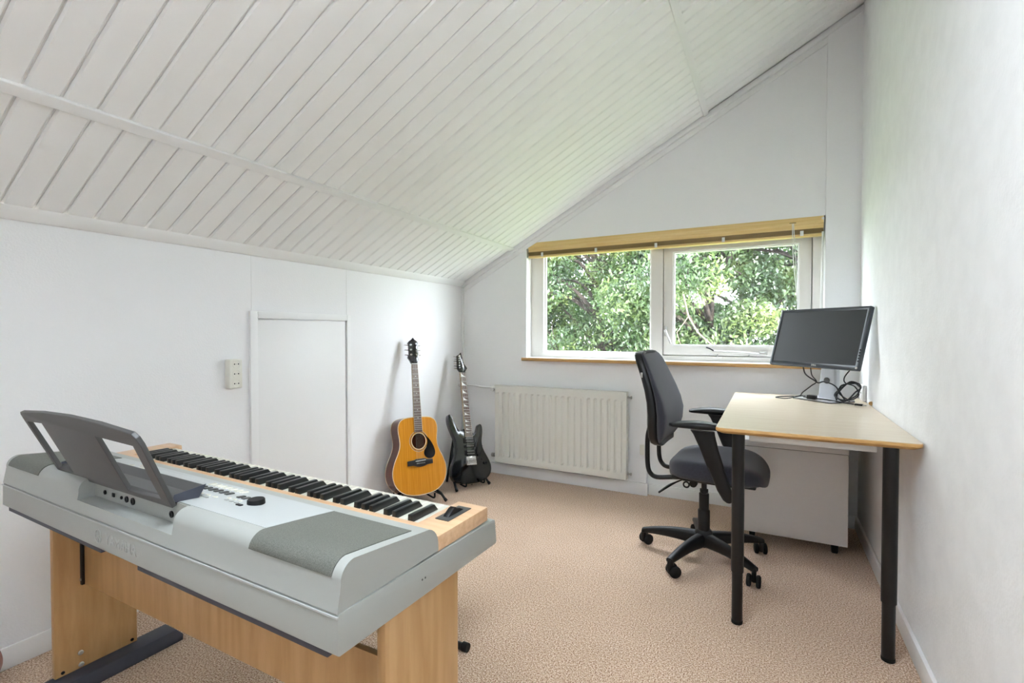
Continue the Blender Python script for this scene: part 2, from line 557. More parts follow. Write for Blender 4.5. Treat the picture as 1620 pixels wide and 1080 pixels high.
# skirting
def skirting(name, x0, x1, y0, y1, h, label):
    tag(box(name, x0, x1, y0, y1, 0, h, M['trim'], bevel=0.003), label, kind=S)
skirting('baseboard_left', XL, XL + 0.009, YR, YB, 0.075, 'low white skirting along the knee wall')
skirting('baseboard_right', XR - 0.014, XR, YR, YB - 0.035, 0.075, 'white skirting along the right wall')
skirting('baseboard_back', XL + 0.009, -0.725, YB - 0.014, YB, 0.085, 'white skirting under the radiator')
skirting('baseboard_recess', -0.725, 0.288, YB + 0.024, YB + 0.038, 0.075, 'white skirting of the recessed wall under the window')
skirting('baseboard_pillar', 0.288, XR - 0.014, YB - 0.035, YB - 0.022, 0.075, 'short white skirting at the foot of the pillar')
tag(box('trim_6', XL + 0.002, XL + 0.022, YB - 0.016, YB, 0.085, 1.49, M['trim'], bevel=0.004), 'thin white corner pipe cover in the back left corner', kind=S)

# faint wall panel joint strips above the hatch, hatch itself
for i, y in enumerate((1.531, 2.14)):
    tag(box('trim_%d' % (7 + i), XL, XL + 0.0015, y - 0.0015, y + 0.0015, 1.225, 1.494, M['trim']), ('fine panel joint above the near corner of the hatch', 'fine panel joint above the far corner of the hatch')[i], kind=S)
hatch = empty('door_1', (XL, 1.5, 0))
tag(hatch, 'low white hatch door with a flat frame in the knee wall', kind=S)
def hbox(n, y0, y1, z0, z1, t, b=0.002, t0=0.0):
    return box(n, t0, t, y0 - 1.5, y1 - 1.5, z0, z1, M['trim'], hatch, b)
hbox('frame_jamb', 1.514, 1.553, 0, 1.224, 0.016)
hbox('frame_jamb', 2.130, 2.158, 0, 1.224, 0.016)
hbox('frame_head', 1.5535, 2.1295, 1.189, 1.224, 0.016)
hbox('door_panel', 1.556, 2.124, 0.01, 1.185, 0.006)

# ------------------------------------------------------------------ window
win = empty('window_1', (0, YB, 0))
tag(win, 'wide window with a fixed pane on the left and an opening casement on the right', kind=S)
FY0, FY1 = 0.085, 0.15
def wbox(n, x0, x1, z0, z1, y0, y1, m=None, parent=None, b=0.003):
    return box(n, x0, x1, y0, y1, z0, z1, m or M['frame'], parent or win, b)
bm = prism_bm([(WX0, WZ0), (0.288, WZ0), (0.288, WZ1), (WX0, WZ1)], FY0, FY1, 'y')
fr = finish(bm, 'frame', M['frame'], win, smooth=False)
c1 = box('cutter', -1.545, -0.728, -1 + FY0, 1, 0.968, 1.74, None)
c2 = box('cutter', -0.648, 0.232, -1 + FY0, 1, 0.962, 1.735, None)
c1.parent = win; c2.parent = win
boolean_cut(fr, [c1, c2])
bv = fr.modifiers.new('edge', 'BEVEL'); bv.width = 0.003; bv.segments = 2
# stepped bead of the fixed pane
def ring(name, x0, x1, z0, z1, w, y0, y1, m, parent):
    bm = bmesh.new()
    o_ = [(x0, z0), (x1, z0), (x1, z1), (x0, z1)]
    i_ = [(x0 + w, z0 + w), (x1 - w, z0 + w), (x1 - w, z1 - w), (x0 + w, z1 - w)]
    V = [[bm.verts.new((p[0], y, p[1])) for p in L] for y in (y0, y1) for L in (o_, i_)]
    for k in range(4):
        j = (k + 1) % 4
        bm.faces.new((V[0][k], V[0][j], V[1][j], V[1][k]))
        bm.faces.new((V[2][k], V[3][k], V[3][j], V[2][j]))
        bm.faces.new((V[0][k], V[2][k], V[2][j], V[0][j]))
        bm.faces.new((V[1][k], V[1][j], V[3][j], V[3][k]))
    return finish(bm, name, m, parent, 0.002)
ring('glazing_bead', -1.5445, -0.7285, 0.9685, 1.7395, 0.012, 0.105, 0.125, M['trim'], win)
wbox('pane', -1.5325, -0.7405, 0.9805, 1.7275, 0.112, 0.116, M['glass'], win, 0)
ring('gap_shade', -0.6479, 0.2319, 0.9621, 1.7349, 0.022, 0.1405, 0.149, M['darkgrey'], win)  # dark ring standing in for the shade inside the casement gap
cas = ring('casement', -0.644, 0.228, 0.966, 1.731, 0.062, 0.092, 0.14, M['frame'], win)
ring('casement_bead', -0.582, 0.166, 1.028, 1.669, 0.010, 0.10, 0.13, M['trim'], cas)
wbox('casement_pane', -0.572, 0.156, 1.038, 1.659, 0.112, 0.116, M['glass'], cas, 0)
# handle
hd = box('handle_plate', -0.640, -0.618, 0.078, 0.092, 1.095, 1.165, M['steel'], cas, 0.003)
tube('handle_lever', [(-0.629, 0.074, 1.135), (-0.625, 0.058, 1.132), (-0.612, 0.054, 1.10), (-0.588, 0.054, 1.045)], [0.008, 0.008, 0.007, 0.006], M['steel'], cas, 10)
# stay arm
tube('stay_arm', [(-0.315, 0.072, 0.998), (-0.20, 0.070, 0.994), (-0.05, 0.070, 0.984)], 0.0055, M['sillwood' if False else 'steel'], cas, 8)
tube('stay_hook', [(-0.365, 0.066, 1.022), (-0.345, 0.066, 1.016), (-0.318, 0.072, 0.999)], 0.0045, M['blackmetal'], cas, 8)
box('stay_bracket', -0.052, -0.006, 0.066, 0.092, 0.976, 0.998, M['steel'], cas, 0.004)
for x in (-0.295, -0.11):
    wbox('stay_peg_plate', x - 0.03, x + 0.03, 0.948, 0.962, 0.072, 0.085, M['frame'], win, 0.002)
    tube('stay_peg', [(x, 0.078, 0.962), (x, 0.078, 0.978)], 0.004, M['steel'], win, 8)
# sill
sill = box('window_sill', -1.672, 0.287, YB - 0.05, YB + 0.0845, 0.905, 0.928, M['sillwood'], None, 0.004)
tag(sill, 'wooden window sill board with a white painted top', kind=S)
box('sill_paint', -1.668, 0.2865, YB - 0.045, YB + 0.084, 0.9281, 0.9296, M['trim'], sill)
# white lining of the reveal
tag(box('trim_9', WX0, WX0 + 0.006, YB - 0.004, YB + 0.0845, 0.9297, WZ1 - 0.001, M['trim']), 'white painted left reveal of the window', kind=S)
# frame of the roof window added out of view to brighten the room
sw = empty('added_roof_window', matrix=slope_frame(SKX0, 0))
tag(sw, 'added white framed roof window, out of view, letting in fill daylight', kind=S)
SL = (SKX1 - SKX0) / math.cos(ANG)
for n_, a_ in (('frame_rail', (0, 0.06, SKY0, SKY1)), ('frame_rail', (SL - 0.06, SL, SKY0, SKY1)), ('frame_stile', (0.06, SL - 0.06, SKY0, SKY0 + 0.06)), ('frame_stile', (0.06, SL - 0.06, SKY1 - 0.06, SKY1))):
    box(n_, *a_, 0.05, 0.12, M['trim'], sw)

# ------------------------------------------------------------------ wooden venetian blind, pulled up
bl = empty('venetian_blind', (-0.66, YB + 0.03, 1.69))
tag(bl, 'wooden venetian blind pulled up at the top of the window', 'blind')
BX0, BX1 = -0.975, 0.940
prism('valance', [(-0.034, 0.112), (-0.038, 0.072), (-0.030, 0.068), (-0.027, 0.043), (-0.020, 0.043), (-0.020, 0.112)], BX0, BX1, M['blindwood'], bl, 'x', 0.0015)
box('head_rail', BX0 + 0.002, BX1 - 0.002, -0.019, 0.028, 0.062, 0.110, M['blindwood'], bl, 0.002)
sm = None
for k in range(11):
    o = box('slat', BX0, BX1, -0.026, 0.026, 0.0155 + k * 0.0037, 0.0155 + k * 0.0037 + 0.0026, M['slat'], bl) if sm is None else link_mesh('slat', sm, None, bl)
    if sm is None:
        sm = o.data
    else:
        o.location = (rnd.uniform(-0.002, 0.002), rnd.uniform(-0.002, 0.002), k * 0.0037)
box('bottom_rail', BX0, BX1, -0.027, 0.027, 0.0, 0.0145, M['blindwood'], bl, 0.003)
for x in (-0.86, -0.44, -0.02, 0.4, 0.83):
    box('cord_clip', x - 0.009, x + 0.009, -0.031, -0.0275, 0.004, 0.034, M['white'], bl, 0.002)
box('cord_lock', 0.765, 0.80, -0.037, -0.0345, 0.075, 0.085, M['black'], bl)
box('end_clip', BX0 - 0.002, BX0 + 0.012, -0.0362, -0.0345, 0.074, 0.104, M['steel'], bl)
box('end_clip', BX1 - 0.010, BX1 + 0.002, -0.0362, -0.0345, 0.074, 0.104, M['steel'], bl)
tube('lift_cord', [(0.78, -0.040, 0.078), (0.785, -0.041, -0.1), (0.802, -0.041, -0.3), (0.822, -0.041, -0.52), (0.826, -0.041, -0.66)], 0.0022, M['white'], bl, 6, smooth_n=4)
tube('lift_cord', [(0.786, -0.042, 0.078), (0.800, -0.043, -0.15), (0.812, -0.043, -0.4), (0.824, -0.043, -0.66)], 0.0022, M['white'], bl, 6, smooth_n=4)
tube('tilt_wand', [(0.935, -0.036, 0.02), (0.934, -0.038, -0.15), (0.930, -0.039, -0.45), (0.928, -0.039, -0.62)], 0.005, M['white'], bl, 8, smooth_n=4)

# ------------------------------------------------------------------ radiator
rad = empty('radiator', (-1.37, 3.31, 0.11))
tag(rad, 'cream panel radiator with vertical ribs under the window', 'radiator')
# front sheet with pressed ribs
bm = bmesh.new()
RX0, RX1, RZ = -0.515, 0.515, 0.594
prof = []
n_rib = 20
px = [-0.49]
w = 0.98 / n_rib
for i in range(n_rib):
    a = -0.49 + i * w
    prof += [(a + 0.004, 0.010), (a + 0.013, 0.0), (a + w - 0.013, 0.0), (a + w - 0.004, 0.010)]
zs_ = [(0.0, 1.0), (0.045, 1.0), (0.058, 0.0), (RZ - 0.058, 0.0), (RZ - 0.045, 1.0), (RZ, 1.0)]
grid = []
for z, flat in zs_:
    row = [bm.verts.new((RX0, -0.022 if False else 0.0, z))]
    for x, d in prof:
        row.append(bm.verts.new((x, d * (1 - flat) , z)))
    row.append(bm.verts.new((RX1, 0.0, z)))
    grid.append(row)
for A, B in zip(grid[:-1], grid[1:]):
    for i in range(len(A) - 1):
        bm.faces.new((A[i], A[i + 1], B[i + 1], B[i]))
back = [[bm.verts.new((x, 0.030, z)) for x in (RX0, RX1)] for z in (0.0, RZ)]
bm.faces.new((back[0][1], back[0][0], back[1][0], back[1][1]))
bm.faces.new([back[0][0]] + [r[0] for r in grid] + [back[1][0]])
bm.faces.new([back[1][1]] + [r[-1] for r in grid[::-1]] + [back[0][1]])
bm.faces.new(grid[0][::-1] + [back[0][0], back[0][1]])
bm.faces.new(grid[-1] + [back[1][1], back[1][0]])
finish(bm, 'front_panel', M['radiator'], rad, smooth=False)
box('top_grille', RX0, RX1, 0.0305, 0.062, RZ - 0.02, RZ + 0.006, M['radiator'], rad, 0.002)
box('side_cover', RX0, RX0 + 0.012, 0.0305, 0.062, 0.0, RZ - 0.022, M['radiator'], rad, 0.002)
box('side_cover', RX1 - 0.012, RX1, 0.0305, 0.062, 0.0, RZ - 0.022, M['radiator'], rad, 0.002)
box('top_rim', RX0 - 0.003, RX1 + 0.003, -0.004, 0.030, RZ + 0.0005, RZ + 0.008, M['radiator'], rad, 0.002)
box('wall_bracket', -0.3, -0.27, 0.0625, 0.079, 0.1, 0.5, M['radiator'], rad)
box('wall_bracket', 0.27, 0.3, 0.0625, 0.079, 0.1, 0.5, M['radiator'], rad)
for z, in ((RZ - 0.03,), (0.035,)):
    v = lathe('vent_plug', [(0.009, 0.0), (0.009, 0.008), (0.006, 0.009), (0.006, 0.020), (0.010, 0.021), (0.010, 0.028), (0, 0.028)], M['steel'], rad, 12, 'x')
    v.location = (RX1 + 0.001, 0.035, z)
v = lathe('valve', [(0.008, 0.0), (0.008, -0.012), (0.014, -0.013), (0.016, -0.04), (0.012, -0.048), (0, -0.048)], M['white'], rad, 14, 'x')
v.location = (RX0 - 0.001, 0.035, RZ - 0.02)
v2 = lathe('valve_knob', [(0.013, 0.0), (0.015, -0.006), (0.013, -0.022), (0, -0.022)], M['white'], rad, 14, 'y')
v2.location = (RX0 - 0.028, 0.02, RZ - 0.03)
v = lathe('return_valve', [(0.007, 0.0), (0.007, -0.02), (0.015, -0.021), (0.016, -0.045), (0.011, -0.05), (0, -0.05)], M['steel'], rad, 14, 'x')
v.location = (RX0 - 0.001, 0.035, 0.045)
tube('feed_pipe', [(RX0 - 0.05, 0.035, RZ - 0.02), (-0.66, 0.035, RZ - 0.018), (-0.72, 0.036, RZ - 0.012), (-0.868, 0.038, RZ - 0.01)], 0.0075, M['white'], rad, 10, smooth_n=4)
v = lathe('pipe_rosette', [(0.022, 0.0), (0.020, 0.008), (0.009, 0.012), (0, 0.012)], M['white'], rad, 16, 'x')
v.location = (-0.869, 0.038, RZ - 0.01)

# ------------------------------------------------------------------ sockets
def socket_plate(name, label, mtx, w, h, t, n, m):
    r = empty(name, matrix=mtx)
    tag(r, label, 'socket')
    box('housing', -w / 2, w / 2, -h / 2, h / 2, 0, t, m, r, min(0.006, t * 0.4), 3)
    st = h / n if n else 0
    for i in range(n):
        cy_ = h / 2 - st * (i + 0.5)
        R = min(w, st) * 0.42
        wl = lathe('socket_well', [(R, 0.0), (R, 0.0012), (R * 0.9, 0.0014), (R * 0.86, 0.0004), (0, 0.0004)], m, r, 24, 'z')
        wl.location = (0, cy_, t)
        for s in (-1, 1):
            hle = lathe('pin_hole', [(0.003, 0), (0.003, 0.0008), (0, 0.0008)], M['black'], wl, 10)
            hle.location = (s * 0.0095, 0, 0.0006)
        hle = lathe('earth_contact', [(0.002, 0), (0.002, 0.0006), (0, 0.0006)], M['steel'], wl, 8)
        hle.location = (0, 0, 0.0006)
    return r
# on the left wall: local x -> +y world (towards window), local y -> z, local z -> +x
ml = Matrix(((0, 0, 1, XL), (1, 0, 0, 1.424), (0, 1, 0, 0.927), (0, 0, 0, 1)))
socket_plate('triple_socket', 'cream triple power socket block mounted upright on the knee wall', ml, 0.062, 0.136, 0.042, 3, M['cream'])
mr = Matrix(((0, 0, -1, XR), (-1, 0, 0, 3.16), (0, 1, 0, 0.80), (0, 0, 0, 1)))
socket_plate('double_socket', 'white wall socket on the right wall behind the monitor', mr, 0.08, 0.085, 0.02, 1, M['white'])
mb = Matrix(((1, 0, 0, -0.763), (0, 0, -1, YB), (0, 1, 0, 0.315), (0, 0, 0, 1)))
socket_plate('wall_plate', 'small blank cream cover plate low on the wall beside the radiator', mb, 0.032, 0.07, 0.012, 0, M['cream'])
sg = lathe('wall_bumper', [(0.010, 0), (0.011, 0.003), (0.008, 0.010), (0.004, 0.014), (0, 0.014)], M['sillwood'], None, 14, 'x', loc=(XR, 2.97, 0.768), rot=(0, 0, PI))
tag(sg, 'tiny brown wooden knob on the right wall just above the desk', 'knob')

# ------------------------------------------------------------------ desk
DX0, DX1, DY0, DY1, DZ = -0.178, 0.452, 2.022, 3.275, 0.757
desk = empty('desk', ((DX0 + DX1) / 2, (DY0 + DY1) / 2, 0))
tag(desk, 'bamboo topped desk on black round telescopic legs against the right wall', 'desk')
def round_rect(x0, x1, y0, y1, r, n=6):
    out = []
    for cx, cy, a0 in ((x1 - r, y1 - r, 0), (x0 + r, y1 - r, 90), (x0 + r, y0 + r, 180), (x1 - r, y0 + r, 270)):
        for k in range(n + 1):
            a = math.radians(a0 + 90 * k / n)
            out.append((cx + r * math.cos(a), cy + r * math.sin(a)))
    return out
hx, hy = (DX1 - DX0) / 2, (DY1 - DY0) / 2
rings = []
for z, ins in ((DZ - 0.024, 0.016), (DZ - 0.0175, 0.004), (DZ - 0.0125, 0.0), (DZ - 0.004, 0.0), (DZ - 0.0022, 0.001)):
    rings.append([(x, y, z) for x, y in round_rect(-hx + ins, hx - ins, -hy + ins, hy - ins, 0.02)])
loft('top_core', rings, M['deskedge'], desk, angle=30)
prism('top_surface', round_rect(-hx + 0.001, hx - 0.001, -hy + 0.001, hy - 0.001, 0.02), DZ - 0.0022, DZ, M['desk'], desk, 'z', 0.0006, 1)
for lx in (-0.099, 0.371):
    for ly in (2.061, 3.235):
        x, y = lx - (DX0 + DX1) / 2, ly - (DY0 + DY1) / 2
        lg = lathe('leg', [(0.0225, 0.20), (0.0225, DZ - 0.027), (0.0215, DZ - 0.0245), (0, DZ - 0.0245)][0:1] + [(0.0225, 0.20), (0.0225, DZ - 0.0245), (0, DZ - 0.0245)], M['blackmetal'], desk, 24, loc=(x, y, 0))
        lathe('inner_leg', [(0, 0.004), (0.0185, 0.004), (0.0195, 0.008), (0.0195, 0.2005), (0, 0.2005)], M['blackmetal'], lg, 24)
        lathe('foot_cap', [(0, 0.0), (0.0195, 0.0), (0.0205, 0.002), (0.0205, 0.012), (0.019, 0.014), (0, 0.014)], M['rubber'], lg, 24)
for ly in (2.10, 3.19):
    box('cross_rail', -0.20, 0.20, ly - 2.6485 - 0.015, ly - 2.6485 + 0.015, DZ - 0.054, DZ - 0.0245, M['white'], desk, 0.003)
box('cable_tray', -0.27, 0.25, 0.05, 0.16, DZ - 0.052, DZ - 0.0245, M['white'], desk, 0.004)

# ------------------------------------------------------------------ drawer cabinet under the desk
cabX0, cabX1, cabY0, cabY1 = -0.12, 0.356, 2.90, 3.30
cab = empty('drawer_cabinet', ((cabX0 + cabX1) / 2, (cabY0 + cabY1) / 2, 0))
tag(cab, 'white rolling drawer cabinet under the desk', 'cabinet')
w2, d2 = (cabX1 - cabX0) / 2, (cabY1 - cabY0) / 2
box('body', -w2, w2, -d2, d2, 0.055, 0.512, M['cabinet'], cab, 0.002)
box('top_board', -w2 - 0.001, w2 + 0.001, -d2 - 0.001, d2, 0.5145, 0.548, M['cabinet'], cab, 0.002)
box('shadow_gap', -w2 + 0.004, w2 - 0.004, -d2 + 0.004, d2 - 0.002, 0.512, 0.5145, M['darkgrey'], cab)
for k in range(3):
    z0 = 0.06 + k * 0.15
    dr = box('drawer_front', -w2 - 0.016, -w2, -d2 + 0.004, d2 - 0.004, z0, z0 + 0.147, M['cabinet'], cab, 0.002)
    box('handle', -w2 - 0.028, -w2 - 0.016, -0.06, 0.06, z0 + 0.11, z0 + 0.12, M['steel'], dr, 0.002)
for sx in (-1, 1):
    for sy in (-1, 1):
        cs = lathe('caster', [(0, -0.014), (0.020, -0.014), (0.024, -0.010), (0.024, 0.010), (0.020, 0.014), (0, 0.014)], M['rubber'], cab, 18, 'x', loc=(sx * (w2 - 0.05), sy * (d2 - 0.045), 0.024))
        box('caster_fork', -0.016, 0.016, -0.010, 0.016, 0.012, 0.031, M['blackmetal'], cs, 0.002)

# ------------------------------------------------------------------ monitor
MY, MT = math.radians(-43.6), math.radians(16.2)
n_ = Vector((math.sin(MY), -math.cos(MY), 0)); rt_ = Vector((math.cos(MY), math.sin(MY), 0))
mon = empty('computer_monitor', (0.262, 3.085, DZ), MY)     # local x = right, local -y = facing
tag(mon, 'dark grey computer monitor on a silver stand turned across the desk corner', 'monitor')
def mloc(world):                                             # world offset -> local
    return Matrix.Rotation(-MY, 3, 'Z') @ (Vector(world) - Vector((0.262, 3.085, DZ)))
pc = mloc((0.222, 3.03, 1.094))
up_ = Vector((0, math.sin(MT), math.cos(MT)))                # tilted back
fw_ = Vector((0, -math.cos(MT), math.sin(MT)))
pm = Matrix(((1, 0, 0, pc.x), (0, up_.y, fw_.y, pc.y), (0, up_.z, fw_.z, pc.z), (0, 0, 0, 1)))   # local X right, Y up, Z out of screen
W, Hh = 0.513, 0.322
def panel(o, par=None):
    o.matrix_local = pm if par is None else Matrix.Identity(4)
    return o
bz = finish(prism_bm(round_rect(-W / 2, W / 2, -Hh / 2, Hh / 2, 0.006), -0.022, 0.0, 'z'), 'bezel', M['bezel'], mon, 0.002)
panel(bz)
ct = box('cutter', -W / 2 + 0.0165, W / 2 - 0.0165, -Hh / 2 + 0.022, Hh / 2 - 0.0165, -0.003, 0.05, None, mon)
ct.matrix_local = pm
boolean_cut(bz, [ct])
sc = box('screen', -W / 2 + 0.0168, W / 2 - 0.0168, -Hh / 2 + 0.0223, Hh / 2 - 0.0168, -0.0029, -0.0018, M['screen'], bz)
bh = loft('back_shell', [[(x * s, y * s, z) for x, y in round_rect(-W / 2 + 0.004, W / 2 - 0.004, -Hh / 2 + 0.004, Hh / 2 - 0.004, 0.012)] for z, s in ((-0.0225, 1.0), (-0.030, 0.97), (-0.045, 0.72), (-0.056, 0.55))], M['monstand'], bz)
text_mesh('maker_name', 'DELL', 0.013, M['white'], bz, Matrix.Translation((0.022, -Hh / 2 + 0.011, 0.0003)))
for k in range(5):
    lathe('menu_button', [(0.0042, 0), (0.0042, 0.0008), (0, 0.0008)], M['black'], bz, 14, loc=(W / 2 - 0.0085, -Hh / 2 + 0.045 + k * 0.014, 0.0))
lathe('power_button', [(0.0055, 0), (0.0055, 0.001), (0.0042, 0.0012), (0.0042, 0.0006), (0, 0.0006)], M['steel'], bz, 18, loc=(W / 2 - 0.010, -Hh / 2 + 0.011, 0.0))
prism('base_plate', round_rect(-0.118, 0.108, -0.085, 0.095, 0.014), 0.0, 0.011, M['monstand'], mon, 'z', 0.003)
prism('base_rubber', round_rect(-0.119, 0.109, -0.086, 0.096, 0.014), -0.0003, 0.0035, M['black'], mon, 'z')
nk = loft('neck', [[(x, y + 0.040 + z * 0.05, z) for x, y in round_rect(-w_, w_, -0.018, 0.018, 0.012)] for z, w_ in ((0.011, 0.052), (0.08, 0.050), (0.16, 0.045), (0.33, 0.042))], M['monstand'], mon, angle=50)
hole = lathe('cable_hole', [(0.017, 0), (0.017, -0.002), (0.014, -0.0024), (0.014, -0.0005), (0, -0.0005)], M['darkgrey'], nk, 24, 'y', loc=(-0.002, 0.0265, 0.105))
tube('tilt_hinge', [(-0.02, pc.y + 0.05, 0.325), (0.02, pc.y + 0.05, 0.325)], 0.016, M['darkgrey'], mon, 14)

# cables on the desk
def cable(name, pts, r, label):
    o = tube(name, pts, r, M['cable'], None, 8, smooth_n=8)
    return tag(o, label, 'cable')
z0 = DZ + 0.0045
cable('video_cable', [(0.165, 3.06, 0.95), (0.175, 3.03, 0.90), (0.215, 3.02, 0.868), (0.235, 3.03, 0.855), (0.262, 3.03, 0.862), (0.31, 3.02, 0.84), (0.35, 3.03, 0.775), (0.375, 3.05, z0 + 0.002)], 0.0035, 'black cable hanging from the monitor and bending over its stand')
cable('power_cable', [(0.200, 3.06, 0.945), (0.205, 3.04, 0.895), (0.225, 3.02, 0.862), (0.20, 3.00, 0.84), (0.165, 3.04, 0.80), (0.155, 3.10, z0 + 0.014), (0.125, 3.17, z0), (0.06, 3.12, z0), (0.04, 3.07, z0), (0.09, 3.05, z0), (0.15, 3.07, z0 + 0.013), (0.18, 3.09, z0 + 0.014)], 0.003, 'black cable looping left across the monitor base')
coil = []
for k in range(26):
    a = k / 25 * 2 * PI * 2.6
    coil.append((0.362 + 0.052 * math.cos(a) + 0.006 * math.sin(k * 1.7), 3.02 + 0.03 * math.sin(a * 1.0) + 0.008 * math.cos(k), 0.817 + 0.045 * math.sin(a + 0.7) + 0.006 * math.cos(k * 2.1)))
cable('coiled_cable', coil, 0.0034, 'black cable coiled in a loose loop right of the monitor stand')
cable('hanging_cable', [(0.372, 3.0, 0.935), (0.345, 3.0, 0.89), (0.350, 3.0, 0.862), (0.39, 3.01, 0.845), (0.41, 3.03, 0.80), (0.375, 3.05, 0.771), (0.33, 3.03, 0.80), (0.318, 3.04, 0.83)], 0.003, 'black cable hanging below the right end of the monitor')
usb = empty('usb_cable', (0.38, 2.93, DZ))
tag(usb, 'black cable with a metal plug lying in front of the monitor base', 'cable')
tube('lead', [(0.375 - 0.38, -0.012, 0.009), (-0.06, 0.04, 0.010), (-0.12, 0.065, 0.016), (-0.18, 0.10, 0.016), (-0.21, 0.14, 0.016)], 0.0032, M['cable'], usb, 8, smooth_n=8)
pl = box('plug_body', -0.016, 0.018, -0.008, 0.008, 0.004, 0.013, M['black'], usb, 0.002)
pl.location = (0.014, -0.018, 0); pl.rotation_euler = (0, 0, -0.45)
box('plug_tip', 0.0185, 0.033, -0.006, 0.006, 0.0055, 0.0105, M['steel'], pl, 0.0006)
adp = box('adapter', -0.022, 0.022, -0.014, 0.014, 0, 0.022, M['black'], None, 0.004)
adp.location = (0.205, 3.015, DZ + 0.0115); adp.rotation_euler = (0, 0, -0.5)
tag(adp, 'small black plug block lying on the monitor base', 'adapter')

# ------------------------------------------------------------------ office chair
CH = (-0.278, 2.592)
chair = empty('office_chair', (CH[0], CH[1], 0), math.radians(-3))
tag(chair, 'charcoal fabric office chair with black armrests and five star base', 'office chair')
lathe('hub', [(0, 0.055), (0.026, 0.055), (0.026, 0.085), (0.042, 0.10), (0.043, 0.125), (0.034, 0.14), (0, 0.14)], M['black'], chair, 24)
lathe('gas_column', [(0.0285, 0.138), (0.0285, 0.235), (0.026, 0.239), (0.0235, 0.241), (0.0235, 0.318), (0.022, 0.320), (0, 0.320)], M['black'], chair, 24)
lathe('piston', [(0.013, 0.32), (0.013, 0.325), (0.020, 0.327), (0.020, 0.340), (0.013, 0.342), (0.013, 0.40), (0, 0.40)], M['blackmetal'], chair, 18)
arm0 = None
for k in range(5):
    a = math.radians(178 + 72 * k + 1)
    rings = []
    for t in range(11):
        u_ = t / 10
        r_ = 0.025 + u_ * 0.282
        zt = 0.128 - 0.004 * u_ - 0.040 * u_ ** 2.2
        th = 0.050 * (1 - u_) ** 0.8 + 0.022
        wd = 0.025 - 0.007 * u_
        rings.append([(r_, y, zt - th / 2 + z) for y, z in superellipse(wd, th / 2, 3.0, 16)])
    if arm0 is None:
        arm0 = loft('base_arm', rings, M['black'], chair)
        ao = arm0
    else:
        ao = link_mesh('base_arm', arm0.data, None, chair)
    ao.rotation_euler = (0, 0, a)
    # caster: stem housing + two wheels
    ca = a + (0.9, -0.6, 2.2, -1.9, 0.4)[k]
    cx, cy = 0.300 * math.cos(a), 0.300 * math.sin(a)
    hs = loft('caster', [[(x, y, z) for x, y in superellipse(0.012 + 0.006 * (1 - abs(z - 0.045) / 0.03), 0.010, 2.5, 14)] for z in (0.018, 0.03, 0.045, 0.06, 0.078)], M['black'], chair)
    hs.location = (cx, cy, 0); hs.rotation_euler = (0, 0, ca)
    for s in (-1, 1):
        wv = lathe('wheel', [(0, -0.009), (0.022, -0.009), (0.0275, -0.005), (0.0275, 0.005), (0.022, 0.009), (0, 0.010)], M['rubber'], hs, 22, 'y', loc=(-0.014, s * 0.0195, 0.0275))
# mechanism
box('mechanism', -0.10, 0.14, -0.075, 0.075, 0.385, 0.424, M['blackmetal'], chair, 0.012, 3)
box('seat_pan', -0.12, 0.245, -0.19, 0.19, 0.4242, 0.440, M['black'], chair, 0.006)
tube('paddle_lever', [(-0.07, -0.08, 0.405), (-0.10, -0.16, 0.402), (-0.125, -0.20, 0.392), (-0.165, -0.235, 0.362)], [0.006, 0.007, 0.013, 0.009], M['black'], chair, 10, smooth_n=4, flat=0.5)
tube('height_lever', [(0.10, -0.07, 0.405), (0.12, -0.18, 0.400), (0.14, -0.25, 0.388)], [0.005, 0.006, 0.009], M['black'], chair, 10, smooth_n=4)
lathe('tension_knob', [(0, -0.02), (0.016, -0.02), (0.018, -0.015), (0.018, 0.012), (0.014, 0.016), (0, 0.016)], M['black'], chair, 16, 'y', loc=(-0.03, -0.11, 0.395))
tube('release_ring', [(-0.06 + 0.013 * math.cos(t), -0.13, 0.388 + 0.013 * math.sin(t)) for t in [2 * PI * i / 16 for i in range(16)]], 0.004, M['black'], chair, 8, True)
# seat cushion
rings = []
for z, s, sx, fr in ((0.436, 0.93, 0.0, 0.0), (0.445, 0.985, 0, 0), (0.468, 1.0, 0, 0), (0.49, 1.0, 0, 0), (0.507, 0.985, 0, 0), (0.5185, 0.94, 0, 0), (0.525, 0.84, 0, 0), (0.529, 0.62, 0, 0), (0.530, 0.3, 0, 0)):
    ring_ = []
    for x, y in superellipse(0.218 * s, 0.232 * s, 4.2, 48):
        zz = z
        if x > 0.08:
            zz -= 0.045 * ((x - 0.08) / 0.14) ** 2 * (1 if z > 0.46 else 0.15)
        if x < -0.08:
            zz -= 0.012 * ((-x - 0.08) / 0.14) ** 2
        yy = y * (1.0 - 0.10 * max(0, x / 0.218) ** 2 - 0.10 * max(0, -x / 0.218) ** 2)
        zz -= 0.010 * (1 - (abs(y) / 0.232) ** 2) * (1 if z > 0.5 else 0)
        ring_.append((0.070 + x, yy, zz))
    rings.append(ring_)
loft('seat', rings, M['fabric'], chair, angle=80)
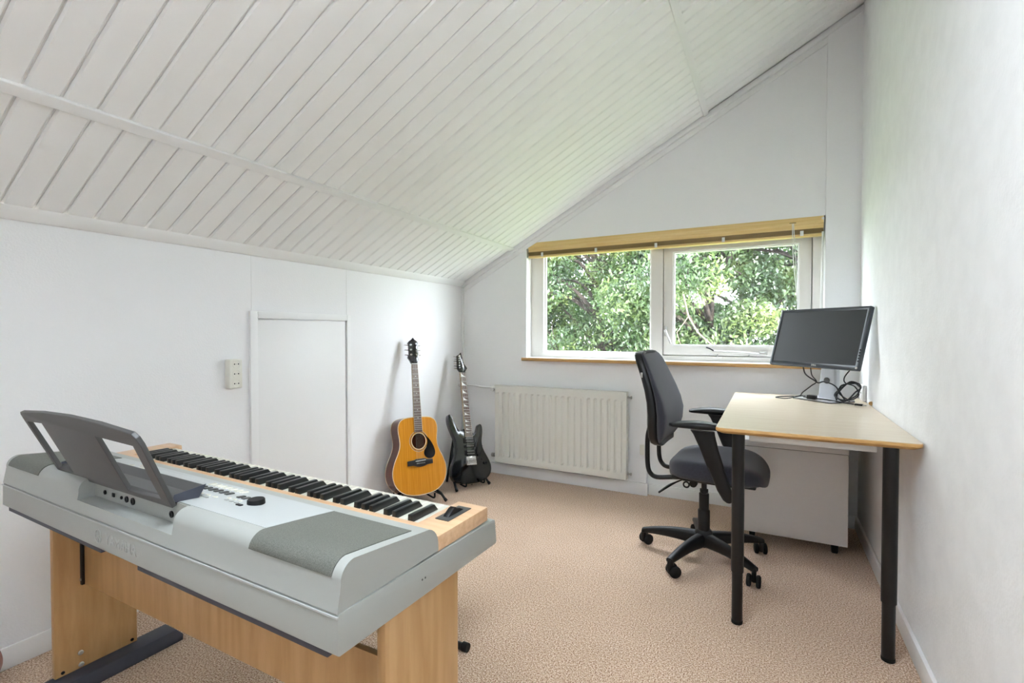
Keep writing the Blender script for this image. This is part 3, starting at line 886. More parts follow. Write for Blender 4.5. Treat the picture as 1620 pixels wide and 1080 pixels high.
# backrest: dark shell and fabric cushion. profile x(z) local
def back_ring(z, hw, xf, xb, e=3.2, curve=0.03):
    out = []
    cx_, hx_ = (xf + xb) / 2, (xf - xb) / 2
    for x, y in superellipse(hx_, hw, e, 40):
        cv = curve * (y / 0.2) ** 2
        out.append((cx_ + x + cv * 0.6, y, z))
    return out
bp = [  # z, half width, front x, back x
    (0.565, 0.130, -0.205, -0.222), (0.580, 0.165, -0.185, -0.232), (0.61, 0.195, -0.165, -0.240), (0.66, 0.212, -0.150, -0.243),
    (0.72, 0.216, -0.146, -0.243), (0.78, 0.212, -0.162, -0.248), (0.84, 0.204, -0.187, -0.260), (0.90, 0.192, -0.214, -0.278),
    (0.95, 0.180, -0.235, -0.296), (0.985, 0.168, -0.251, -0.309), (1.008, 0.152, -0.266, -0.316), (1.022, 0.125, -0.280, -0.316), (1.027, 0.08, -0.290, -0.312)]
loft('backrest', [back_ring(z, hw, xf, xb + 0.028) for z, hw, xf, xb in bp], M['fabric'], chair, angle=80)
loft('back_shell', [back_ring(z - 0.004, hw + 0.0035, xb + 0.046, xb - 0.010, 4.5) for z, hw, xf, xb in bp], M['black'], chair, angle=80)
lk = box('latch', -0.262, -0.252, -0.208, -0.2055, 0.90, 0.925, M['steel'], chair, 0.001)
# support bars
for s, yy in ((-1, -0.115), (1, 0.115)):
    tube('back_bar', [(-0.236, yy, 0.66), (-0.250, yy, 0.60), (-0.252, yy, 0.52), (-0.249, yy, 0.45), (-0.236, yy, 0.415), (-0.205, yy * 0.96, 0.398), (-0.13, yy * 0.85, 0.406), (-0.06, yy * 0.7, 0.411)], 0.0115, M['blackmetal'], chair, 12, smooth_n=5)
# armrests
for s in (-1, 1):
    yy = s * 0.243
    post = loft('arm_post', [[(xc + x, yy + y + s * oy, z) for x, y in superellipse(hw, 0.017, 3.0, 18)] for z, xc, hw, oy in
        ((0.372, 0.142, 0.010, 0), (0.380, 0.140, 0.022, 0), (0.42, 0.124, 0.031, 0), (0.50, 0.094, 0.032, 0), (0.515, 0.088, 0.033, 0), (0.518, 0.087, 0.036, 0.001), (0.60, 0.058, 0.040, 0), (0.66, 0.037, 0.047, 0), (0.676, 0.030, 0.052, 0))], M['black'], chair)
    rings = []
    N = 15
    for i in range(N):
        t = i / (N - 1)
        x = -0.118 + 0.265 * t
        hw = 0.046 * math.sin(PI * min(1, 0.08 + t * 0.92) ** 0.75) ** 0.55 if 0 < i < N - 1 else 0.006
        hh = 0.022 * math.sin(PI * (0.06 + 0.88 * t)) ** 0.6
        zc = 0.700 - 0.010 * (2 * t - 1) ** 2
        rings.append([(x, yy - s * 0.010 + y, zc + (z * 0.8 if z > 0 else z * 0.9)) for y, z in superellipse(hw, hh, 2.3, 20)])
    loft('arm_pad', rings, M['black'], post, angle=60)
    tube('arm_bracket', [(0.135, yy, 0.392), (0.12, s * 0.20, 0.402), (0.09, s * 0.08, 0.405)], 0.013, M['black'], chair, 10, smooth_n=4)

# ------------------------------------------------------------------ digital piano (local z = 0 at its underside, world 0.60)
KB = 0.600
pno = empty('digital_piano', (-0.590, 0.541, KB), math.radians(-1.2))
tag(pno, 'silver digital piano with pale wood trim standing with its back to the camera', 'digital piano')
LK = 1.397
def kz(pts):
    return [(y, z - KB) for y, z in pts]
prism('lower_case', kz([(0.004, 0.612), (0.481, 0.610), (0.486, 0.614), (0.4785, 0.668), (0.470, 0.6725), (0.02, 0.6795), (0.006, 0.6795), (0.001, 0.674), (0.0, 0.616)]), -LK, 0, M['silver'], pno, 'x', 0.002)
prism('seam_lip', kz([(-0.0012, 0.6735), (0.001, 0.6735), (0.001, 0.6765), (-0.0012, 0.6765)]), -LK, 0.001, M['silver_hi'], pno, 'x')
prof = [(0.0015, 0.6797)]
prof += [(0.009, 0.722)]
for k in range(7):
    a = math.radians(172 - k * 13)
    prof.append((0.038 + 0.029 * math.cos(a), 0.727 + 0.0285 * math.sin(a)))
prof += [(0.12, 0.7460), (0.205, 0.7355)]
for k in range(1, 7):
    a = math.radians(84 - k * 13)
    prof.append((0.216 + 0.042 * math.cos(a), 0.694 + 0.041 * math.sin(a)))
prof += [(0.2585, 0.680)]
upper = prism('upper_case', kz(prof), -LK + 0.002, -0.002, M['silver'], pno, 'x', 0.0)
cutj = box('cutter', -0.921, -0.489, -0.05, 0.046, 0.706 - KB, 0.80 - KB, None, pno)
boolean_cut(upper, [cutj])
for f in upper.data.polygons:
    f.use_smooth = True
upper.data.set_sharp_from_angle(angle=math.radians(32))
# control deck plate (lighter panel between the speakers)
deck = [(0.045, 0.7552), (0.12, 0.7466), (0.2045, 0.7362)]
prism('control_panel', kz(deck + [(0.2045, 0.7352), (0.12, 0.7456), (0.045, 0.7542)]), -1.155, -0.240, M['silver_hi'], pno, 'x')
# jack panel
jp = box('jack_panel', -0.9205, -0.4895, 0.0425, 0.0455, 0.7065 - KB, 0.7525 - KB, M['silver'], pno)
for x, r_, kind in ((-0.865, 0.0055, 'r'), (-0.822, 0.006, 's'), (-0.782, 0.004, 't'), (-0.757, 0.0075, 'r'), (-0.728, 0.0085, 'r'), (-0.560, 0.0075, 'r'), (-0.512, 0.0075, 'q')):
    if kind in ('r', 't'):
        lathe('jack_socket', [(r_, 0.0), (r_, -0.0025), (r_ * 0.6, -0.0028), (r_ * 0.6, -0.001), (0, -0.001)], M['black'], jp, 16, 'y', loc=(x, 0.0425, 0.724 - KB))
    else:
        hw_, hh_ = (0.0055, 0.0045) if kind == 's' else (0.0075, 0.010)
        box('power_switch' if kind == 'q' else 'usb_socket', x - hw_, x + hw_, 0.040, 0.0425, 0.724 - hh_ - KB, 0.724 + hh_ - KB, M['black'], jp, 0.0005)
# speaker grilles hug the top and the rounded back edge
for xa, xb in ((-0.236, -0.022), (-1.375, -1.161)):
    pts = []
    for k in range(7):
        a = math.radians(168 - k * 12.5)
        pts.append((0.038 + 0.0306 * math.cos(a), 0.727 + 0.0300 * math.sin(a)))
    pts += [(0.12, 0.7476), (0.200, 0.7378)]
    low = [(y, z - 0.0022) for y, z in pts[::-1]]
    prism('speaker_grille', kz(pts + low), xa, xb, M['grille'], pno, 'x')
# wooden surround: U shape
wood = [(-LK + 0.003, 0.2586), (-0.003, 0.2586), (-0.003, 0.449), (-0.086, 0.449), (-0.086, 0.2965), (-1.3125, 0.2965), (-1.3125, 0.449), (-LK + 0.003, 0.449)]
prism('wood_surround', wood, 0.6765 - KB, 0.7085 - KB, M['keywood'], pno, 'z', 0.002)
box('key_bed', -1.312, -0.0865, 0.2975, 0.470, 0.673 - KB, 0.680 - KB, M['darkgrey'], pno)
# keys: bass (A0) at the +x end
KW = (1.312 - 0.0865) / 52
bmw = bmesh.new()
pts = [(0.298, 0.683), (0.424, 0.683), (0.4255, 0.700), (0.424, 0.7035), (0.298, 0.7035)]
bmw = prism_bm(kz(pts), -KW + 0.0005, -0.0005, 'x')
wk0 = finish(bmw, 'white_key', M['ivory'], pno, 0.0006, 1)
wk0.location = (-0.0865, 0, 0)
bk0 = None
for i in range(52):
    if i:
        o = link_mesh('white_key', wk0.data, None, pno, (-0.0865 - i * KW, 0, 0))
    note = 'ABCDEFG'[i % 7]
    if note in 'ACDFG' and i < 51:
        sh = {'A': 0.0, 'C': -0.0012, 'D': 0.0012, 'F': -0.0015, 'G': 0.0}[note]
        xk = -0.0865 - (i + 1) * KW - sh
        if bk0 is None:
            A_ = [(-0.0066, 0.298, 0.7036), (0.0066, 0.298, 0.7036), (0.0066, 0.391, 0.7036), (-0.0066, 0.391, 0.7036)]
            B_ = [(-0.0054, 0.298, 0.7200), (0.0054, 0.298, 0.7200), (0.0052, 0.379, 0.7190), (-0.0052, 0.379, 0.7190)]
            bmk = bmesh.new()
            va = [bmk.verts.new((x, y, z - KB)) for x, y, z in A_]; vb = [bmk.verts.new((x, y, z - KB)) for x, y, z in B_]
            bmk.faces.new(va[::-1]); bmk.faces.new(vb)
            for q in range(4):
                bmk.faces.new((va[q], va[(q + 1) % 4], vb[(q + 1) % 4], vb[q]))
            bk0 = finish(bmk, 'black_key', M['blackkey'], pno, 0.0009, 2)
            bk0.location = (xk, 0, 0)
        else:
            link_mesh('black_key', bk0.data, None, pno, (xk, 0, 0))
# pitch bend wheel
pw = box('wheel_plate', -0.066, -0.030, 0.330, 0.420, 0.7086 - KB, 0.7105 - KB, M['darkgrey'], pno, 0.0006)
wheel_pts = [(0.345, 0.7106), (0.352, 0.716), (0.366, 0.7235), (0.374, 0.7255), (0.377, 0.722), (0.390, 0.7185), (0.405, 0.7106)]
prism('bend_wheel', kz(wheel_pts), -0.056, -0.041, M['black'], pw, 'x', 0.001)
# deck normal is nearly vertical; small controls
def dz(y):
    return 0.7553 - (y - 0.045) * 0.119 - KB
lathe('data_dial', [(0.0, 0.011), (0.0165, 0.011), (0.018, 0.009), (0.0185, 0.0), (0, 0.0)][::-1], M['black'], pno, 28, loc=(-0.405, 0.135, dz(0.135)))
def button(name, x, y, w_, d_, m, h_=0.0022):
    o = box(name, -w_ / 2, w_ / 2, -d_ / 2, d_ / 2, 0, h_, m, pno, 0.0005, 1)
    o.location = (x, y, dz(y) - 0.0003)
    o.rotation_euler = (-0.118, 0, 0)
for k in range(7):
    button('voice_button', -0.652 + k * 0.0215, 0.146 + k * 0.0002, 0.010, 0.020, M['darkgrey'], 0.003)
    button('panel_button', -0.645 + k * 0.0215, 0.178, 0.012, 0.018, M['ivory'])
for k in range(2):
    button('voice_button', -0.478 + k * 0.018, 0.147, 0.010, 0.018, M['darkgrey'], 0.003)
for k in range(4):
    button('panel_button', -0.600 + k * 0.027, 0.112, 0.014, 0.006, M['ivory'])
    button('panel_button', -0.612 + k * 0.027, 0.098, 0.014, 0.006, M['silver'])
for k in range(3):
    button('panel_button', -0.488 + k * 0.020, 0.126, 0.010, 0.006, M['ivory'])
    button('panel_button', -0.478 + k * 0.018, 0.113, 0.010, 0.006, M['silver'])
button('power_button', -0.418, 0.105, 0.016, 0.008, M['black'], 0.003)
for k in range(4):
    button('panel_button', -1.02 + k * 0.03, 0.165 + (k % 2) * 0.015, 0.022, 0.008, M['ivory'])
for k in range(3):
    button('menu_button', -1.0 + k * 0.035, 0.14, 0.014, 0.006, M['darkgrey'])
# raised display pod
pod = loft('display_pod', [[(x, y, z) for x, y, z in ring_] for ring_ in (
    [(-0.885, 0.098, dz(0.098)), (-0.655, 0.098, dz(0.098)), (-0.655, 0.188, dz(0.188)), (-0.885, 0.188, dz(0.188))],
    [(-0.880, 0.100, dz(0.10) + 0.013), (-0.690, 0.100, dz(0.10) + 0.013), (-0.690, 0.180, dz(0.18) + 0.003), (-0.880, 0.180, dz(0.18) + 0.003)])], M['silver_hi'], pno)
# underside: dark bottom trays
prism('bottom_tray', kz([(0.03, 0.600), (0.46, 0.600), (0.475, 0.6115), (0.006, 0.6125), (0.006, 0.600)]), -0.63, -0.03, M['slate'], pno, 'x', 0.001)
prism('bottom_tray', kz([(0.03, 0.600), (0.46, 0.600), (0.475, 0.6115), (0.006, 0.6125), (0.006, 0.600)]), -1.37, -0.80, M['slate'], pno, 'x', 0.001)
# side screw dots
for y in (0.205, 0.214):
    lathe('screw', [(0.002, 0), (0.002, 0.0006), (0, 0.0006)], M['darkgrey'], pno, 10, 'x', loc=(0.0, y, 0.645 - KB))
# music rest leaning towards the camera
RT = math.radians(24)
mrm = Matrix(((1, 0, 0, 0), (0, -math.sin(RT), -math.cos(RT), 0.030), (0, math.cos(RT), -math.sin(RT), 0.757 - KB), (0, 0, 0, 1)))   # X along, Y up the rest, Z towards camera
rest = finish(prism_bm([(-1.096, -0.012), (-0.535, -0.012), (-0.516, 0.150), (-0.520, 0.168), (-0.531, 0.178), (-0.66, 0.189), (-0.80, 0.193), (-0.95, 0.189), (-1.092, 0.178), (-1.098, 0.172), (-1.100, 0.150)], -0.006, 0.004, 'z'), 'music_rest', M['darkgrey'], pno, 0.0)
rest.matrix_local = mrm
cts = []
for q in ([(-0.713, 0.150), (-0.552, 0.146), (-0.567, 0.006), (-0.713, 0.001)], [(-1.084, 0.150), (-0.990, 0.154), (-0.992, 0.004), (-1.080, 0.004)]):
    c_ = finish(prism_bm(q, -0.05, 0.05, 'z'), 'cutter', None, pno)
    c_.matrix_local = mrm
    cts.append(c_)
boolean_cut(rest, cts)
bv = rest.modifiers.new('edge', 'BEVEL'); bv.width = 0.0015; bv.segments = 2; bv.limit_method = 'ANGLE'
# tray of the rest: shelf towards the player with triangular ends
tr = prism('rest_tray', kz([(0.030, 0.756), (0.088, 0.752), (0.100, 0.776), (0.094, 0.778), (0.080, 0.762), (0.034, 0.766)]), -1.095, -0.537, M['darkgrey'], pno, 'x', 0.001)
for x in (-0.537, -1.0965):
    prism('tray_end', kz([(0.030, 0.756), (0.086, 0.752), (0.102, 0.778), (0.036, 0.772)]), x, x + 0.0015, M['slate'], tr, 'x')
for x in (-0.553, -1.083):
    box('rest_foot', x - 0.012, x + 0.012, 0.035, 0.085, 0.7475 - KB, 0.755 - KB, M['black'], rest if False else tr, 0.001)
# emblem and maker's name embossed on the back
def back_mtx(x, z):
    return Matrix(((1, 0, 0, x), (0, 0, -1, -0.0002), (0, 1, 0, z - KB), (0, 0, 0, 1)))
M['emboss'] = mat('embossed_silver', srgb(178, 181, 177), 0.5)
text_mesh('maker_name', 'YAMAHA', 0.034, M['emboss'], pno, back_mtx(-0.690, 0.644), 0.0006)
em = tube('emblem', [(0.0155 * math.cos(t), 0.0155 * math.sin(t), 0) for t in [2 * PI * i / 28 for i in range(28)]], 0.0012, M['emboss'], pno, 6, True)
em.matrix_local = back_mtx(-0.795, 0.644)
for k in range(3):
    a = PI / 2 + k * PI / 3
    tube('emblem_fork', [(-0.014 * math.cos(a), -0.014 * math.sin(a), 0.0004), (0.014 * math.cos(a), 0.014 * math.sin(a), 0.0004)], 0.0011, M['emboss'], em, 6)

# ------------------------------------------------------------------ piano stand
st = empty('piano_stand', (-1.268, 0.78, 0))
tag(st, 'beech piano stand with two side panels, cross panel and dark grey feet', 'piano stand')
def sbox(n, x0, x1, y0, y1, z0_, z1_, m, b=0.002, parent=None):
    return box(n, x0 + 1.268, x1 + 1.268, y0 - 0.78, y1 - 0.78, z0_, z1_, m, parent or st, b)
lp = sbox('side_panel', -1.955, -1.935, 0.664, 0.886, 0.050, 0.5995, M['beech'])
rp = sbox('side_panel', -0.625, -0.605, 0.664, 0.897, 0.050, 0.5995, M['beech'])
sbox('cross_panel', -1.9345, -0.6255, 0.738, 0.754, 0.318, 0.468, M['beech'])
for x0, x1 in ((-1.957, -1.882), (-0.660, -0.603)):
    prism('foot', [(0.53 - 0.78, 0), (1.008 - 0.78, 0), (1.008 - 0.78, 0.022), (0.985 - 0.78, 0.049), (0.55 - 0.78, 0.049), (0.53 - 0.78, 0.03)], x0 + 1.268, x1 + 1.268, M['slate'], st, 'x', 0.003)
br = sbox('angle_bracket', -1.9345, -1.9225, 0.7295, 0.7375, 0.318, 0.46, M['blackmetal'], 0.001)
sbox('angle_bracket', -0.638, -0.626, 0.7295, 0.7375, 0.318, 0.46, M['blackmetal'], 0.001)
for y, z in ((0.728, 0.10), (0.729, 0.062)):
    lathe('bolt', [(0.0075, 0), (0.0075, 0.003), (0.005, 0.005), (0, 0.005)], M['steel'], lp, 14, 'x', loc=(-1.935 + 1.268, y - 0.78, z))
for y, z in ((0.683, 0.062), (0.870, 0.062)):
    lathe('screw', [(0.005, 0), (0.005, 0.002), (0, 0.002)], M['black'], lp, 12, 'x', loc=(-1.935 + 1.268, y - 0.78, z))
lathe('screw', [(0.004, 0), (0.004, 0.002), (0, 0.002)], M['steel'], br, 10, 'y', loc=(-1.929 + 1.268, 0.7275 - 0.78, 0.335))
lathe('bolt', [(0.006, 0), (0.006, 0.003), (0, 0.003)], M['black'], rp, 12, 'x', loc=(-0.605 + 1.268, 0.765 - 0.78, 0.41))

# ------------------------------------------------------------------ folding bench behind the piano
bn = empty('folding_bench', (-1.11, 1.335, 0))
tag(bn, 'black tubular folding bench standing behind the piano', 'bench')
for s in (-1, 1):
    y = s * 0.095
    bar = tube('floor_bar', [(-0.185, y, 0.0135), (0.165, y, 0.0135)], 0.0125, M['blackmetal'], bn, 12)
    for xx in (-0.19, 0.165):
        tube('end_cap', [(xx, y, 0.0155), (xx + 0.022, y, 0.0155)], 0.0155, M['rubber'], bar, 12)
for xx in (-0.172, -0.12):
    s = -1 if xx < -0.15 else 1
    tube('cross_leg', [(xx, s * 0.095, 0.014), (xx, -s * 0.085, 0.39)], 0.0115, M['blackmetal'], bn, 12)
for xx in (0.10, 0.152):
    s = 1 if xx < 0.13 else -1
    tube('cross_leg', [(xx, s * 0.095, 0.014), (xx, -s * 0.085, 0.39)], 0.0115, M['blackmetal'], bn, 12)
prism('seat', round_rect(-0.19, 0.17, -0.12, 0.10, 0.03), 0.39, 0.43, M['black'], bn, 'z', 0.01)

# ------------------------------------------------------------------ guitars
def stance(yaw, lean, roll, pos):
    """X right seen from the front, Y up the neck, Z out of the face"""
    n = Vector((math.cos(yaw), math.sin(yaw), 0)); zz = Vector((0, 0, 1))
    rt = zz.cross(n)
    up = math.cos(lean) * zz - math.sin(lean) * n
    nn = math.cos(lean) * n + math.sin(lean) * zz
    a = math.cos(roll) * rt + math.sin(roll) * up
    b = -math.sin(roll) * rt + math.cos(roll) * up
    return Matrix(((a.x, b.x, nn.x, pos[0]), (a.y, b.y, nn.y, pos[1]), (a.z, b.z, nn.z, pos[2]), (0, 0, 0, 1)))

def mirror_outline(half, n=5):
    pts = [(x, y, 0) for x, y in half] + [(-x, y, 0) for x, y in half[::-1] if x > 1e-6]
    return [(p.x, p.y) for p in smooth_path(pts, n, True)]

def plate_with_hole(name, outline, hole, z0, z1, m, parent):
    bm = bmesh.new()
    loops = {}
    for z in (z0, z1):
        L = []
        for pts in (outline, hole):
            if not pts: continue
            v = [bm.verts.new((x, y, z)) for x, y in pts]
            e = [bm.edges.new((v[i], v[(i + 1) % len(v)])) for i in range(len(v))]
            L.append((v, e))
        bmesh.ops.triangle_fill(bm, edges=[e for _, es in L for e in es], use_beauty=True)
        loops[z] = L
    for (va, _), (vb, _) in zip(loops[z0], loops[z1]):
        n = len(va)
        for i in range(n):
            bm.faces.new((va[i], va[(i + 1) % n], vb[(i + 1) % n], vb[i]))
    return finish(bm, name, m, parent, angle=40)

def wall_ring(name, outline, z0, z1, t, m, parent):
    """hollow rib following the outline"""
    cx = sum(p[0] for p in outline) / len(outline); cy = sum(p[1] for p in outline) / len(outline)
    inner = []
    n = len(outline)
    for i in range(n):
        ax, ay = outline[i - 1]; bx, by = outline[(i + 1) % n]
        tx, ty = bx - ax, by - ay
        l = math.hypot(tx, ty) or 1
        nx, ny = ty / l, -tx / l
        px_, py_ = outline[i]
        if nx * (cx - px_) + ny * (cy - py_) < 0 and abs(px_) > 0.05:
            nx, ny = -nx, -ny
        elif abs(px_) <= 0.05:
            nx, ny = 0, (1 if cy > py_ else -1)
        inner.append((px_ + nx * t, py_ + ny * t))
    return plate_with_hole(name, outline, inner, z0, z1, m, parent)

def fret_positions(scale, n):
    return [scale * (1 - 2 ** (-k / 12)) for k in range(1, n + 1)]

def strings(parent, y0, y1, z0, z1, w0, w1, m, r=0.00035):
    for k in range(6):
        t = (k - 2.5) / 5
        tube('string', [(w0 * t, y0, z0), (w1 * t, y1, z1)], r * (1.3 - 0.1 * k), m, parent, 5)

# acoustic
ag = empty('acoustic_guitar', matrix=stance(math.radians(-22), math.radians(12), math.radians(-3.2), (-1.987, 2.53, 0.064)))
tag(ag, 'amber acoustic guitar with mahogany sides standing by the knee wall', 'acoustic guitar')
half = [(0, 0), (0.06, 0.004), (0.115, 0.018), (0.160, 0.048), (0.188, 0.088), (0.1995, 0.132), (0.196, 0.18), (0.179, 0.228), (0.157, 0.27), (0.1425, 0.308), (0.1385, 0.34), (0.141, 0.375), (0.1465, 0.415), (0.145, 0.448), (0.132, 0.478), (0.103, 0.497), (0.06, 0.504), (0, 0.505)]
out_ac = mirror_outline(half, 4)
hole_c = (0.0, 0.345)
circ = lambda r, n=36, c=hole_c: [(c[0] + r * math.cos(2 * PI * i / n), c[1] + r * math.sin(2 * PI * i / n)) for i in range(n)]
plate_with_hole('top', [(x * 0.985, 0.2525 + (y - 0.2525) * 0.988) for x, y in out_ac], circ(0.0505), -0.003, 0.0, M['spruce'], ag)
wall_ring('sides', out_ac, -0.100, -0.0032, 0.003, M['mahog'], ag)
plate_with_hole('back', [(x * 0.998, 0.2525 + (y - 0.2525) * 0.998) for x, y in out_ac], None, -0.104, -0.1002, M['mahog'], ag)
tube('binding', [(x * 0.990, 0.2525 + (y - 0.2525) * 0.992, -0.0012) for x, y in out_ac], 0.0028, M['binding'], ag, 6, True)
tube('back_binding', [(x * 0.997, 0.2525 + (y - 0.2525) * 0.997, -0.101) for x, y in out_ac], 0.0025, M['binding'], ag, 6, True)
for r_, w_, m_ in ((0.0535, 0.0022, 'binding'), (0.0580, 0.0010, 'ebony'), (0.0655, 0.0016, 'ebony'), (0.0680, 0.0008, 'binding')):
    o = tube('rosette_ring', [(x, y, 0.0001) for x, y in circ(r_)], w_, M[m_], ag, 6, True, flat=1.0)
    o.scale = (1, 1, 0.25)
pg = [(0.040, 0.388), (0.060, 0.372), (0.085, 0.345), (0.108, 0.305), (0.118, 0.268), (0.110, 0.240), (0.085, 0.227), (0.055, 0.232), (0.036, 0.252), (0.036, 0.278), (0.052, 0.300), (0.061, 0.325), (0.062, 0.350), (0.052, 0.372)]
prism('pickguard', [(p.x, p.y) for p in smooth_path([(x, y, 0) for x, y in pg], 3, True)], 0.0001, 0.0016, M['gloss'], ag)
brd = [(-0.092, 0.192), (-0.092, 0.222), (-0.045, 0.226), (-0.03, 0.232), (0.03, 0.232), (0.045, 0.226), (0.092, 0.222), (0.092, 0.192), (0.05, 0.190), (0.025, 0.182), (0, 0.179), (-0.025, 0.182), (-0.05, 0.190)]
bg_ = prism('bridge', brd, 0.0001, 0.010, M['rosewood'] if False else M['ebony'], ag, 'z', 0.002)
tube('saddle', [(-0.037, 0.217, 0.0115), (0.037, 0.220, 0.0115)], 0.0022, M['pearl'], bg_, 6)
for k in range(6):
    lathe('bridge_pin', [(0.0026, 0), (0.0028, 0.003), (0.0015, 0.005), (0, 0.005)], M['pearl'], bg_, 10, loc=((k - 2.5) * 0.011, 0.202, 0.010))
# neck and head
NUT = 0.863
loft('neck', [[(x * w_, y, -0.003 + (z if z < 0 else 0) * d_) for x, z in superellipse(1, 1, 2.0, 16)] for y, w_, d_ in ((0.45, 0.0285, 0.05), (0.490, 0.0280, 0.040), (0.515, 0.0275, 0.021), (0.70, 0.0245, 0.018), (NUT, 0.0215, 0.016), (NUT + 0.012, 0.0215, 0.015))], M['mahog'], ag)
loft('fretboard', [[(-w_, y, -0.002), (w_, y, -0.002), (w_ - 0.001, y, 0.0055), (-w_ + 0.001, y, 0.0055)] for y, w_ in ((0.404, 0.0295), (NUT - 0.002, 0.0218))], M['rosewood'], ag, angle=30)
for s in (-1, 1):
    tube('neck_binding', [(s * 0.0295, 0.404, 0.003), (s * 0.0218, NUT - 0.002, 0.003)], 0.0016, M['binding'], ag, 6)
for p in fret_positions(0.645, 20):
    y = NUT - p
    w_ = 0.0215 + (0.0293 - 0.0215) * (NUT - y) / (NUT - 0.404)
    tube('fret', [(-w_, y, 0.0056), (w_, y, 0.0056)], 0.0010, M['string'], ag, 6)
fp = fret_positions(0.645, 20)
for k in (3, 5, 7, 9, 12, 15):
    y = NUT - (fp[k - 1] + fp[k - 2]) / 2
    lathe('inlay_dot', [(0.0032, 0), (0.0032, 0.0006), (0, 0.0006)], M['pearl'], ag, 12, loc=(0, y, 0.0055))
tube('nut', [(-0.0215, NUT, 0.005), (0.0215, NUT, 0.005)], 0.003, M['pearl'], ag, 8)
hs = [(-0.0215, NUT + 0.003), (-0.030, NUT + 0.022), (-0.044, NUT + 0.040), (-0.041, NUT + 0.056), (-0.034, NUT + 0.062), (-0.034, NUT + 0.135), (-0.040, NUT + 0.142), (-0.030, NUT + 0.156), (-0.012, NUT + 0.168), (0.0, NUT + 0.182), (0.012, NUT + 0.168), (0.030, NUT + 0.156), (0.040, NUT + 0.142), (0.034, NUT + 0.135), (0.034, NUT + 0.062), (0.041, NUT + 0.056), (0.044, NUT + 0.040), (0.030, NUT + 0.022), (0.0215, NUT + 0.003)]
head = prism('headstock', hs, -0.013, 0.0, M['gloss'], ag, 'z', 0.001)
hb = prism('headstock_core', [(x * 0.97, NUT + (y - NUT) * 0.985 + 0.001) for x, y in hs], -0.017, -0.0131, M['mahog'], ag)
bmh = prism('truss_cover', [(-0.009, NUT + 0.012), (0.009, NUT + 0.012), (0.006, NUT + 0.045), (0, NUT + 0.052), (-0.006, NUT + 0.045)], 0.0001, 0.002, M['ebony'], head)
for s in (-1, 1):
    for k in range(3):
        y = NUT + 0.062 + k * 0.034
        pst = lathe('tuner', [(0.006, 0), (0.006, 0.003), (0.0032, 0.004), (0.0032, 0.014), (0, 0.014)], M['chrome'], ag, 12, loc=(s * 0.022, y, 0.0002))
        tube('tuner_shaft', [(s * 0.008, 0, -0.0185), (s * 0.026, 0, -0.0185)], 0.003, M['chrome'], pst, 8)
        bt = lathe('tuner_button', [(0, -0.004), (0.007, -0.003), (0.0085, 0), (0.007, 0.003), (0, 0.004)], M['chrome'], pst, 14, 'y', loc=(s * 0.032, 0, -0.0185))
strings(ag, 0.2, NUT, 0.0125, 0.0085, 0.055, 0.036, M['string'])

# electric
eg = empty('electric_guitar', matrix=stance(math.radians(-25), math.radians(20), math.radians(-5.8), (-1.866, 2.966, 0.006)) @ Matrix.Scale(1.03, 4))
tag(eg, 'glossy black electric guitar with pointed horns in the corner by the radiator', 'electric guitar')
eo = [(-0.03, 0.412), (-0.052, 0.398), (-0.076, 0.408), (-0.096, 0.448), (-0.114, 0.492), (-0.132, 0.517), (-0.147, 0.512), (-0.153, 0.48), (-0.147, 0.435), (-0.129, 0.385), (-0.112, 0.335), (-0.106, 0.29), (-0.114, 0.24), (-0.134, 0.19), (-0.154, 0.15), (-0.162, 0.108), (-0.152, 0.068), (-0.122, 0.044), (-0.075, 0.033), (-0.02, 0.03), (0.04, 0.033), (0.10, 0.046), (0.146, 0.078), (0.165, 0.12), (0.161, 0.165), (0.141, 0.21), (0.119, 0.252), (0.108, 0.29), (0.109, 0.33), (0.119, 0.372), (0.124, 0.405), (0.120, 0.436), (0.107, 0.446), (0.094, 0.436), (0.082, 0.405), (0.066, 0.380), (0.045, 0.375), (0.03, 0.388)]
out_el = [(p.x, p.y) for p in smooth_path([(x, y, 0) for x, y in eo], 3, True)]
prism('body', out_el, -0.040, 0.0, M['gloss'], eg, 'z', 0.006, 3, angle=60)
NE = 0.835
loft('neck', [[(x * w_, y, -0.001 + (z if z < 0 else 0) * d_) for x, z in superellipse(1, 1, 2.0, 16)] for y, w_, d_ in ((0.385, 0.028, 0.020), (0.44, 0.0275, 0.022), (0.65, 0.0245, 0.018), (NE, 0.0212, 0.016), (NE + 0.01, 0.0212, 0.015))], M['neckwood'], eg)
loft('fretboard', [[(-w_, y, 0.0005), (w_, y, 0.0005), (w_ - 0.001, y, 0.010), (-w_ + 0.001, y, 0.010)] for y, w_ in ((0.352, 0.0285), (NE - 0.002, 0.0215))], M['rosewood'], eg, angle=30)
for s in (-1, 1):
    tube('neck_binding', [(s * 0.0285, 0.352, 0.0065), (s * 0.0215, NE - 0.002, 0.0065)], 0.0018, M['binding'], eg, 6)
fe_ = fret_positions(0.648, 24)
for p in fe_:
    y = NE - p
    w_ = 0.0215 + (0.0285 - 0.0215) * (NE - y) / (NE - 0.352)
    tube('fret', [(-w_, y, 0.0102), (w_, y, 0.0102)], 0.0010, M['string'], eg, 6)
for k in (1, 3, 5, 7, 9, 12, 15, 17, 19, 21):
    a_ = fe_[k - 2] if k > 1 else 0.004
    y0_, y1_ = NE - a_ - 0.002, NE - fe_[k - 1] + 0.002
    prism('shark_tooth_inlay', [(-0.019, y1_), (0.016, y1_ + 0.001), (-0.002, y1_ + (y0_ - y1_) * 0.35), (-0.019, y0_)], 0.010, 0.0106, M['pearl'], eg)
tube('nut', [(-0.021, NE, 0.009), (0.021, NE, 0.009)], 0.0035, M['blackmetal'], eg, 8)
